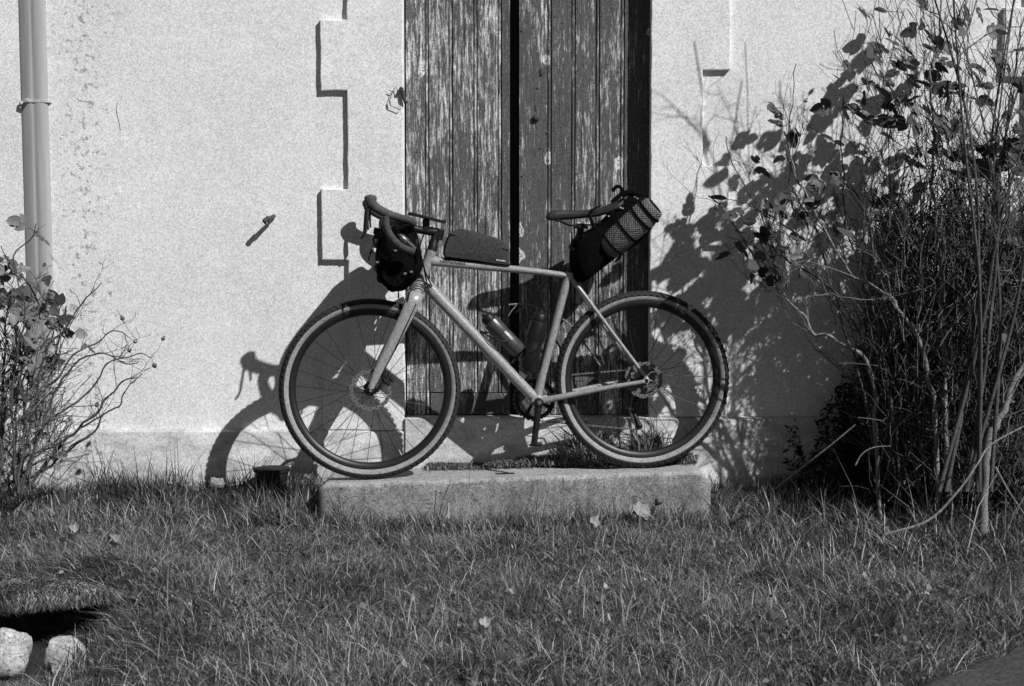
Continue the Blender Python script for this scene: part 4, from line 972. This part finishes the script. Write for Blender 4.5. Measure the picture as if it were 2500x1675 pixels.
tag(center(b.build('dry_twig', M['bark_pale'])), 'short pale twig tip hanging just below the top tube near the saddle', 'twig')

# ------------------------------------------------------------------ rose bushes
def leaf_mesh(nl, size, seed, mat='leaf'):
    r = random.Random(seed); b = MB()
    def leaflet(base_, ang, s):
        rows = []; n_ = 6; fold = r.uniform(.1, .35); curl = r.uniform(-.3, .3)
        for i in range(n_+1):
            t = i/n_; w = s*.36*math.sin(math.pi*t**.8)**.75 if 0 < t < 1 else 0.0004
            rows.append([Vector((w*k, s*t, abs(k)*w*fold+curl*s*t*t*.5)) for k in (-1, 0, 1)])
        rot = Matrix.Rotation(ang, 3, 'Z'); V = [base_+rot@v for rw in rows for v in rw]
        b.add(V, [(i*3+k, i*3+k+1, (i+1)*3+k+1, (i+1)*3+k) for i in range(n_) for k in range(2)])
    stemL = size*1.35
    leaflet(Vector((0, stemL, 0)), r.uniform(-.2, .2), size*1.1)
    for j in range((nl-1)//2):
        y = stemL*(.80-.42*j)
        for sd in (-1, 1): leaflet(Vector((0, y, 0)), sd*r.uniform(.7, 1.05), size*r.uniform(.7, .95))
    b.tube([Vector((0, 0, 0)), Vector((0, stemL*.5, .002)), Vector((0, stemL, 0))], .0012, 4)
    me = bpy.data.meshes.new('leaf'); me.from_pydata([tuple(v) for v in b.v], [], b.f); me.materials.append(M[mat])
    me.polygons.foreach_set('use_smooth', [True]*len(me.polygons)); me.update(); return me
LM = [leaf_mesh(n_, s_, k) for k, (n_, s_) in enumerate(((3, .044), (5, .040), (3, .052), (5, .036), (1, .058)))]
M['leaf_pale'] = leafmat('pale_rose_leaf', .15)
LMP = [leaf_mesh(n_, s_, k+9, 'leaf_pale') for k, (n_, s_) in enumerate(((3, .044), (5, .036), (3, .05), (1, .05)))]
def place_leaf(parent, pos, r, scale=1.0, toward=SUN, spread=.55, tdir=None):
    o = bpy.data.objects.new('leaf', r.choice(LMP if (parent.name != 'rose_bush' and r.random() < .8) else LM)); COL.objects.link(o); o.parent = parent
    z = (toward+Vector((r.gauss(0, spread), r.gauss(0, spread), r.gauss(0, spread)))).normalized()
    y = tdir if tdir is not None else Vector((r.uniform(-1, 1), r.uniform(-.6, .3), r.uniform(-.7, .5)))
    y = (y-z*y.dot(z)).normalized(); x = y.cross(z); m = Matrix((x, y, z)).transposed().to_4x4()
    o.matrix_local = Matrix.Translation(pos-Vector(parent['_o']))@m@Matrix.Scale(scale, 4)
    return o
def grow(b, start, d, L, r0, r, depth=0, tips=None, wig=.18, up=.12, seg=10, branch=3, nodes=None):
    p = Vector(start); d = d.normalized(); pts = [p.copy()]; st = L/seg
    for i in range(seg):
        d = (d+Vector((r.gauss(0, wig), r.gauss(0, wig*.6), r.gauss(0, wig)+up*.3))).normalized(); p = p+d*st
        if p.y > -.05: p.y = -.05; d.y = -abs(d.y)*.3
        pts.append(p.copy())
        if nodes is not None and (depth > 0 or i > 2): nodes.append((p.copy(), d.copy(), r0))
    b.tube(pts, [max(r0*(1-.75*i/seg), .0009) for i in range(seg+1)], 6 if r0 > .004 else 4)
    if tips is not None: tips.append((pts[-1], d))
    if depth < 2:
        for k in range(branch):
            i = r.randint(3, seg-1); q_ = pts[i]; dd = (pts[i]-pts[i-1]).normalized()
            side = Vector((r.uniform(-1, 1), r.uniform(-.7, .5), r.uniform(-.1, .8))).normalized()
            grow(b, q_, dd*.8+side*.8, L*r.uniform(.25, .5), max(r0*(1-.75*i/seg)*.65, .0012), r, depth+1, tips, wig, up, 6, max(1, branch-1), nodes)
def hip(parent, pos, d, r):
    b = MB(); s_ = r.uniform(.0075, .011); t = (d+Vector((0, 0, r.uniform(.2, .9)))).normalized(); e = pos+t*.028
    b.tube([pos, e], .0009, 4, m=1); b.tube([e, e+t*s_*.3, e+t*s_, e+t*s_*1.7, e+t*s_*2.0], [.001, s_*.75, s_, s_*.6, s_*.25], 10)
    for k in range(4):
        a = k*1.57; o_ = Vector((math.cos(a), math.sin(a), .3)).normalized(); b.tube([e+t*s_*1.95, e+t*s_*2.3+o_*s_*.7], [.0012, .0005], 4, m=1)
    b.build('rose_hip', [M['hip'], M['bark']], parent)
rr = random.Random(21)
rb = thing('rose_bush', 'tall tangled rose bush with dark stems and hips right of the door', 'bush', tuple(q(2240, 1225, -.75)))
rb_ref = [rb]
def cane_px(pts, y, r0, mat, parent, lean=0.0, br=3, nodes=None, tips=None, seedb=0):
    if parent is rb_ref[0]: y *= .72; lean *= .6; r0 *= .85; pts = [(pts[0][0], 1315)]+list(pts[1:])
    b = MB(); n_ = len(pts); pp = [P(a, c, y+lean*i/(n_-1)) for i, (a, c) in enumerate(pts)]; pp = smooth_path(pp, 5)
    k = len(pp)-1
    for i in range(k+1): pp[i] = pp[i]+Vector((mnoise.noise(pp[i]*17), 0, mnoise.noise(pp[i]*17+Vector((9, 0, 0)))))*.013
    b.tube(pp, [max(r0*(1-.7*i/k)*(1+.25*((i*7) % 5 == 0)), .0012) for i in range(k+1)], 8)
    for j in range(br*3 if parent is rb_ref[0] else br*2+1):
        i = rr.randint(k//3, k-1); d = (pp[i+1]-pp[i]).normalized()
        grow(b, pp[i], d+Vector((rr.uniform(-.9, .9), rr.uniform(-.5, .3), rr.uniform(0, .8))), (rr.uniform(.12, .38) if parent is rb_ref[0] else rr.uniform(.05, .16)), max(r0*.4*(1-.6*i/k), .0018), rr, 1, tips, .2, .15 if parent is rb_ref[0] else .02, 7, 2, nodes)
    if nodes is not None:
        for i in range(k//2, k): nodes.append((pp[i], (pp[i+1]-pp[i]).normalized(), r0))
    b.build('cane', mat, parent, True, 60)
nodes = []; tips = []
mid = []; tl = []
cane_px([(2150, 1210), (2140, 1050), (2124, 908), (2093, 863), (2057, 841), (2026, 819), (1986, 814), (1968, 783), (1932, 738), (1901, 707), (1865, 685), (1834, 613), (1795, 548), (1760, 500), (1730, 478)], -.62, .0095, M['bark_pale'], rb, .18, 3, mid, tl)
cane_px([(2320, 1210), (2316, 1127), (2307, 1002), (2309, 904), (2298, 779), (2298, 689), (2292, 600), (2275, 450), (2282, 330), (2272, 200), (2290, 80), (2300, -60)], -.80, .0115, M['bark_pale'], rb, .25, 3, nodes, tips)
cane_px([(2290, 1180), (2285, 1029), (2276, 970), (2258, 890), (2236, 810), (2204, 774), (2182, 734), (2146, 703), (2111, 689), (2079, 671), (2030, 590), (1980, 500), (1935, 410), (1915, 320)], -.78, .0115, M['bark_pale'], rb, .2, 3, mid, tl)
cane_px([(2400, 1130), (2410, 1091), (2430, 1045), (2450, 1002), (2481, 921), (2510, 860), (2560, 700)], -.95, .021, M['bark_pale'], rb, .05, 1, nodes, tips)
cane_px([(2380, 1180), (2420, 1020), (2477, 779), (2459, 712), (2432, 622), (2425, 500), (2450, 380), (2465, 250), (2490, 100), (2520, -40)], -.70, .008, M['bark'], rb, .2, 3, nodes, tips)
cane_px([(2200, 1190), (2180, 1000), (2150, 850), (2120, 700), (2070, 560), (2060, 430), (2055, 330), (2060, 240)], -.66, .0065, M['bark'], rb, .2, 3, nodes, tips)
cane_px([(2160, 1190), (2120, 1000), (2060, 800), (2030, 700), (1990, 560), (1940, 470), (1925, 400), (1930, 280), (1945, 160)], -.60, .006, M['bark'], rb, .2, 2, mid, tl)
cane_px([(2190, 1190), (2170, 980), (2090, 790), (2010, 690), (1930, 640), (1880, 560), (1830, 470), (1790, 400), (1770, 340)], -.60, .006, M['bark'], rb, .15, 3, mid, tl)
for j in range(8):
    bx = rr.uniform(2180, 2420); tx = rr.uniform(2080, 2560); ty = rr.uniform(-260, 160)
    c1 = (bx+(tx-bx)*.25+rr.uniform(-25, 25), 900); c2 = (bx+(tx-bx)*.5+rr.uniform(-40, 40), 600); c3 = (bx+(tx-bx)*.78+rr.uniform(-40, 40), 300)
    cane_px([(bx, 1200), c1, c2, c3, (tx, ty)], rr.uniform(-.85, -.5), rr.uniform(.0024, .0042), M['bark'], rb, rr.uniform(.05, .25), 2, nodes, tips)
for j in range(8):                    # canes that arch out beyond the frame top, carrying most leaves
    bx = rr.uniform(2250, 2450)
    p0 = P(bx, 1200, -.75); tp = Vector((rr.uniform(1.15, 2.3), rr.uniform(-.62, -.3), rr.uniform(1.6, 2.45)))
    b = MB(); m_ = p0.lerp(tp, .5)+Vector((rr.uniform(-.1, .25), rr.uniform(-.1, .1), .2)); pth = smooth_path([p0, p0.lerp(m_, .5)+Vector((.03, 0, .05)), m_, tp], 8); b.tube(pth, [.008, .002], 6)
    for k in range(9):
        i = rr.randint(12, len(pth)-2); grow(b, pth[i], (pth[i+1]-pth[i]).normalized()+Vector((rr.uniform(-1, .6), rr.uniform(-.6, .2), rr.uniform(-.3, .6))), rr.uniform(.15, .45), .0028, rr, 1, tips, .16, .05, 7, 2, nodes)
    b.build('cane', M['bark'], rb, True, 60)
# leaves on the nodes
def open_wall(nd):                   # keep the sunny patch of wall beside the rear wheel open
    dd_ = nd[0]-CAM; ppx = 1250+FPX*dd_.x/(dd_.y*math.cos(TH)-dd_.z*math.sin(TH))
    if ppx < 1700 or (ppx < 2000 and nd[0].z > 1.42): return False
    d_ = -nd[0].y; x_, z_ = nd[0].x-1.107*d_, nd[0].z-1.25*d_
    if z_ > 1.37+(x_-.58)*.62 and rr.random() < .93: return False
    return not (.5 < x_ < .98 and .1 < z_ < .66) or rr.random() < .12
for j in range(30):
    bx = rr.uniform(2050, 2480); y0_ = rr.uniform(-.6, -.2); z0_ = rr.uniform(480, 760); st_ = P(bx, z0_, y0_)
    b = MB(); grow(b, st_, Vector((rr.gauss(.05, .28), rr.gauss(0, .1), 1)), rr.uniform(.35, .95), rr.uniform(.0022, .0036), rr, 0, tips, .13, .10, 12, 5, nodes); b.build('cane', M['bark'], rb, True, 60)
for j in range(16):
    st_ = P(rr.uniform(1900, 2150), rr.uniform(560, 800), rr.uniform(-.5, -.25)); b = MB()
    grow(b, st_, Vector((rr.gauss(-.45, .3), rr.gauss(0, .1), 1)), rr.uniform(.20, .38), rr.uniform(.0022, .0034), rr, 0, tl, .15, .02, 12, 5, mid); b.build('cane', M['bark'], rb, True, 60)
hi = [nd for nd in nodes if nd[0].z > 1.15 and open_wall(nd)]; lo = [nd for nd in mid if nd[0].z > .5 and open_wall(nd)]
cnt = 0
def by_door(nd):                     # twigs whose shade falls on the plaster beside the door
    d_ = -nd[0].y; x_, z_ = nd[0].x-1.107*d_, nd[0].z-1.25*d_
    return .56 < x_ < .98 and .68 < z_ < 1.34
pool = [nd for nd in nodes+mid if by_door(nd) and open_wall(nd)]
for k in range(70):
    p_, d_, _ = rr.choice(pool); place_leaf(rb, p_, rr, rr.uniform(.8, 1.25), spread=.35)
for k in range(130):
    p_, d_, _ = rr.choice(hi); place_leaf(rb, p_, rr, rr.uniform(.8, 1.35)); cnt += 1
for k in range(62):
    p_, d_, _ = rr.choice(lo); place_leaf(rb, p_, rr, rr.uniform(.7, 1.15)); cnt += 1
lowm = [nd for nd in nodes+mid if .2 < nd[0].z < 1.0 and open_wall(nd)]
for k in range(35):
    p_, d_, _ = rr.choice(lowm); place_leaf(rb, p_, rr, rr.uniform(.6, 1.0))
for k in range(34):
    p_, d_ = rr.choice([t_ for t_ in tips+tl+tl if open_wall((t_[0], 0)) or t_[0].x > 1.2]); hip(rb, p_, d_, rr)
# dense thicket of thin stems
b = MB()
for k in range(2300):
    u = rr.random(); x = 1.38+.95*u**.8; base_ = Vector((x, rr.uniform(-.62, -.12), rr.uniform(-.1, .95)))
    d = Vector((.12+(x-1.85)*.5+rr.gauss(0, .35), rr.gauss(0, .25), 1)).normalized(); L = rr.uniform(.12, .50); pts = [base_]
    for i in range(6):
        d = (d+Vector((rr.gauss(0, .24), rr.gauss(0, .18), rr.gauss(0, .16)))).normalized(); pts.append(pts[-1]+d*L/6)
    for p_ in pts:
        if p_.x+1.107*p_.y < .98: p_.y += .18
        p_.y = min(p_.y, -.05)
    r_ = rr.uniform(.0012, .0030); m_ = 0 if rr.random() < .82 else 1; b.tube(pts, [r_, r_*.4], 4, cap=False, m=m_)
    for q_ in range(3):
        i = rr.randint(1, 5); d2 = Vector((rr.uniform(-1, 1), rr.uniform(-.6, .4), rr.uniform(-.2, .9))).normalized(); l2 = rr.uniform(.03, .12)
        b.tube([pts[i], pts[i]+d2*l2*.5+Vector((0, 0, .006)), pts[i]+d2*l2+Vector((0, 0, .02))], [r_*.7, r_*.3], 3, cap=False, m=m_)
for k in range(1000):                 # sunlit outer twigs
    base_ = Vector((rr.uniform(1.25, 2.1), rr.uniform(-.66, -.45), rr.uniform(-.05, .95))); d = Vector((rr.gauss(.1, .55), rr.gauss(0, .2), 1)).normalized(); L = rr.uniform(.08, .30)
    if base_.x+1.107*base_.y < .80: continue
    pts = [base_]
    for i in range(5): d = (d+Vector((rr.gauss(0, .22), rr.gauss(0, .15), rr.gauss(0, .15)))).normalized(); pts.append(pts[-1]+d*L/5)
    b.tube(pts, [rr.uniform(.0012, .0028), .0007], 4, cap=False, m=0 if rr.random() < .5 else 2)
for k in range(1100):
    base_ = Vector((rr.uniform(1.45, 2.3), rr.uniform(-.55, -.12), rr.uniform(-.05, .95))); d = Vector((rr.uniform(-1, 1), rr.uniform(-.5, .4), rr.uniform(-.3, .7))).normalized(); L = rr.uniform(.06, .25)
    pts = [base_, base_+d*L*.5+Vector((0, 0, rr.uniform(-.02, .03))), base_+d*L]
    for p_ in pts: p_.y = min(p_.y, -.05)
    b.tube(pts, rr.uniform(.0012, .0026), 4, cap=False, m=0 if rr.random() < .8 else 1)
M['bark_mid'] = simple('lit_twig_bark', .15, .85, amp=.3, spec=.15, bump=.3)  # brighter copy of the bark, sunlight painted into the colour
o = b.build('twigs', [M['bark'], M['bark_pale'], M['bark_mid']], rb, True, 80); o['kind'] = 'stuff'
b = MB()
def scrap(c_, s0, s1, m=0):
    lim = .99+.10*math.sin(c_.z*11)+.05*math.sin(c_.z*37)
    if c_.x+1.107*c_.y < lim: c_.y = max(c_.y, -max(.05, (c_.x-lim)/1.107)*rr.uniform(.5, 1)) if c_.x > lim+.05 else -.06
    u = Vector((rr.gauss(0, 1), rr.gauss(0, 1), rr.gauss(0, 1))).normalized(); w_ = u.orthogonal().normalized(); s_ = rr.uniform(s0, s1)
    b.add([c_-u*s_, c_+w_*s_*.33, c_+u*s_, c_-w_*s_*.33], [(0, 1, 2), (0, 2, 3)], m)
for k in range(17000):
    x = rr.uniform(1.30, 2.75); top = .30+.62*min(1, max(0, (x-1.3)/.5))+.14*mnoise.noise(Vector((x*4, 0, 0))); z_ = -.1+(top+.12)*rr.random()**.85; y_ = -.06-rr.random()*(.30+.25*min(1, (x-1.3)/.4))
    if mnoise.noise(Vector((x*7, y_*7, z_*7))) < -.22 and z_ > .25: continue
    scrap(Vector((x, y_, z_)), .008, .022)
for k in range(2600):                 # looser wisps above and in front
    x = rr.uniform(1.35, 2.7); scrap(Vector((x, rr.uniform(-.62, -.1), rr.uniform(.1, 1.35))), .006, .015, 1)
for k in range(8500):  # near-black scraps packed by the wall, painting the bush's shaded core
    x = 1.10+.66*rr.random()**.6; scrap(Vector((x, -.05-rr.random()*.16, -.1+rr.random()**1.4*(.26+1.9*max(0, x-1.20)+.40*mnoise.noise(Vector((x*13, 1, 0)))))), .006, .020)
o = b.build('inner_foliage', [M['shade_leaf'], M['bark']], rb, False); o['kind'] = 'stuff'

# left bush
lb = thing('rose_bush', 'low rose bush with broad leaves and two hips at the left frame edge', 'bush', tuple(q(60, 1190, -.45)))
nodes = []; tips = []
Ls = [[(120, 1190), (150, 1130), (230, 1060), (255, 1035), (320, 985), (350, 950), (400, 925), (470, 912)] and [(60, 1200), (110, 1130), (165, 1070), (230, 1010), (262, 975), (300, 935), (330, 925)],
      [(60, 1190), (85, 1080), (95, 960), (135, 930), (180, 870), (235, 840), (262, 815), (300, 812), (311, 838)],
      [(40, 1200), (60, 1100), (110, 1040), (170, 1000), (215, 960), (262, 895), (300, 872), (340, 865), (368, 872)],
      [(20, 1200), (60, 1180), (140, 1120), (200, 1080), (240, 1030), (238, 980)],
      [(50, 1200), (70, 1060), (95, 930), (110, 860), (160, 800), (205, 735), (220, 722), (250, 690)],
      [(40, 1190), (30, 1000), (45, 850), (60, 760), (40, 680), (0, 600)], [(30, 1190), (40, 980), (70, 820), (95, 740), (30, 640), (70, 590), (92, 550)],
      [(0, 1190), (10, 900), (20, 760), (50, 700), (90, 690)], [(10, 1200), (90, 1130), (150, 1110), (215, 1060), (250, 1020)], [(70, 1190), (100, 1000), (140, 850), (150, 760), (160, 720)],
      [(50, 1200), (110, 1020), (165, 910), (240, 860), (300, 890), (335, 880)], [(30, 1200), (60, 1120), (130, 1090), (210, 1040), (290, 990), (300, 960), (345, 912)]]
for j, pts in enumerate(Ls):
    cane_px(pts, -.42+.06*math.sin(j*2.3), .0052 if j else .007, M['bark'], lb, .1*math.sin(j), 2, nodes, tips)
for k in range(10):
    cane_px([(rr.uniform(-60, 90), 1200), (rr.uniform(-60, 120), 1000), (rr.uniform(-70, 140), 820), (rr.uniform(-80, 150), 690)], rr.uniform(-.5, -.3), .004, M['bark_pale'] if k % 2 else M['bark'], lb, 0, 2, nodes, tips)
cl = [nd for nd in nodes if nd[0].x < P(165, 0, -.42).x and nd[0].z > P(0, 960, -.42).z]
for k in range(95):
    p_, d_, _ = rr.choice(cl); place_leaf(lb, p_, rr, rr.uniform(.6, 1.15), Vector((.4, -1, .6)).normalized(), .6)
ol_ = [nd for nd in nodes if nd[0].x < P(150, 0, -.42).x]
for k in range(28):
    p_, d_, _ = rr.choice(ol_); place_leaf(lb, p_, rr, rr.uniform(.5, .8), Vector((.4, -1, .6)).normalized(), .6)
for (px_, py_) in ((210, 840), (232, 832), (150, 655), (250, 1120), (165, 1045)):
    place_leaf(lb, P(px_, py_, -.42), rr, .6)
for (px_, py_) in ((311, 832), (367, 870)): hip(lb, P(px_, py_, -.40), Vector((.1, 0, -.9)), rr)
for k in range(8):
    p_, d_ = rr.choice(tips); hip(lb, p_, d_, rr)
b = MB()
for k in range(500):
    base_ = P(rr.uniform(-80, 150), rr.uniform(850, 1180), rr.uniform(-.5, -.2)); d = Vector((rr.uniform(-.5, .9), rr.uniform(-.4, .3), rr.uniform(0, 1))).normalized(); L = rr.uniform(.06, .22)
    b.tube([base_, base_+d*L*.5+Vector((0, 0, .01)), base_+d*L], rr.uniform(.0009, .002), 4, cap=False, m=rr.randint(0, 1))
o = b.build('twigs', [M['bark'], M['bark_pale']], lb, True, 80); o['kind'] = 'stuff'
for o in bpy.data.objects:
    if '_o' in o: del o['_o']
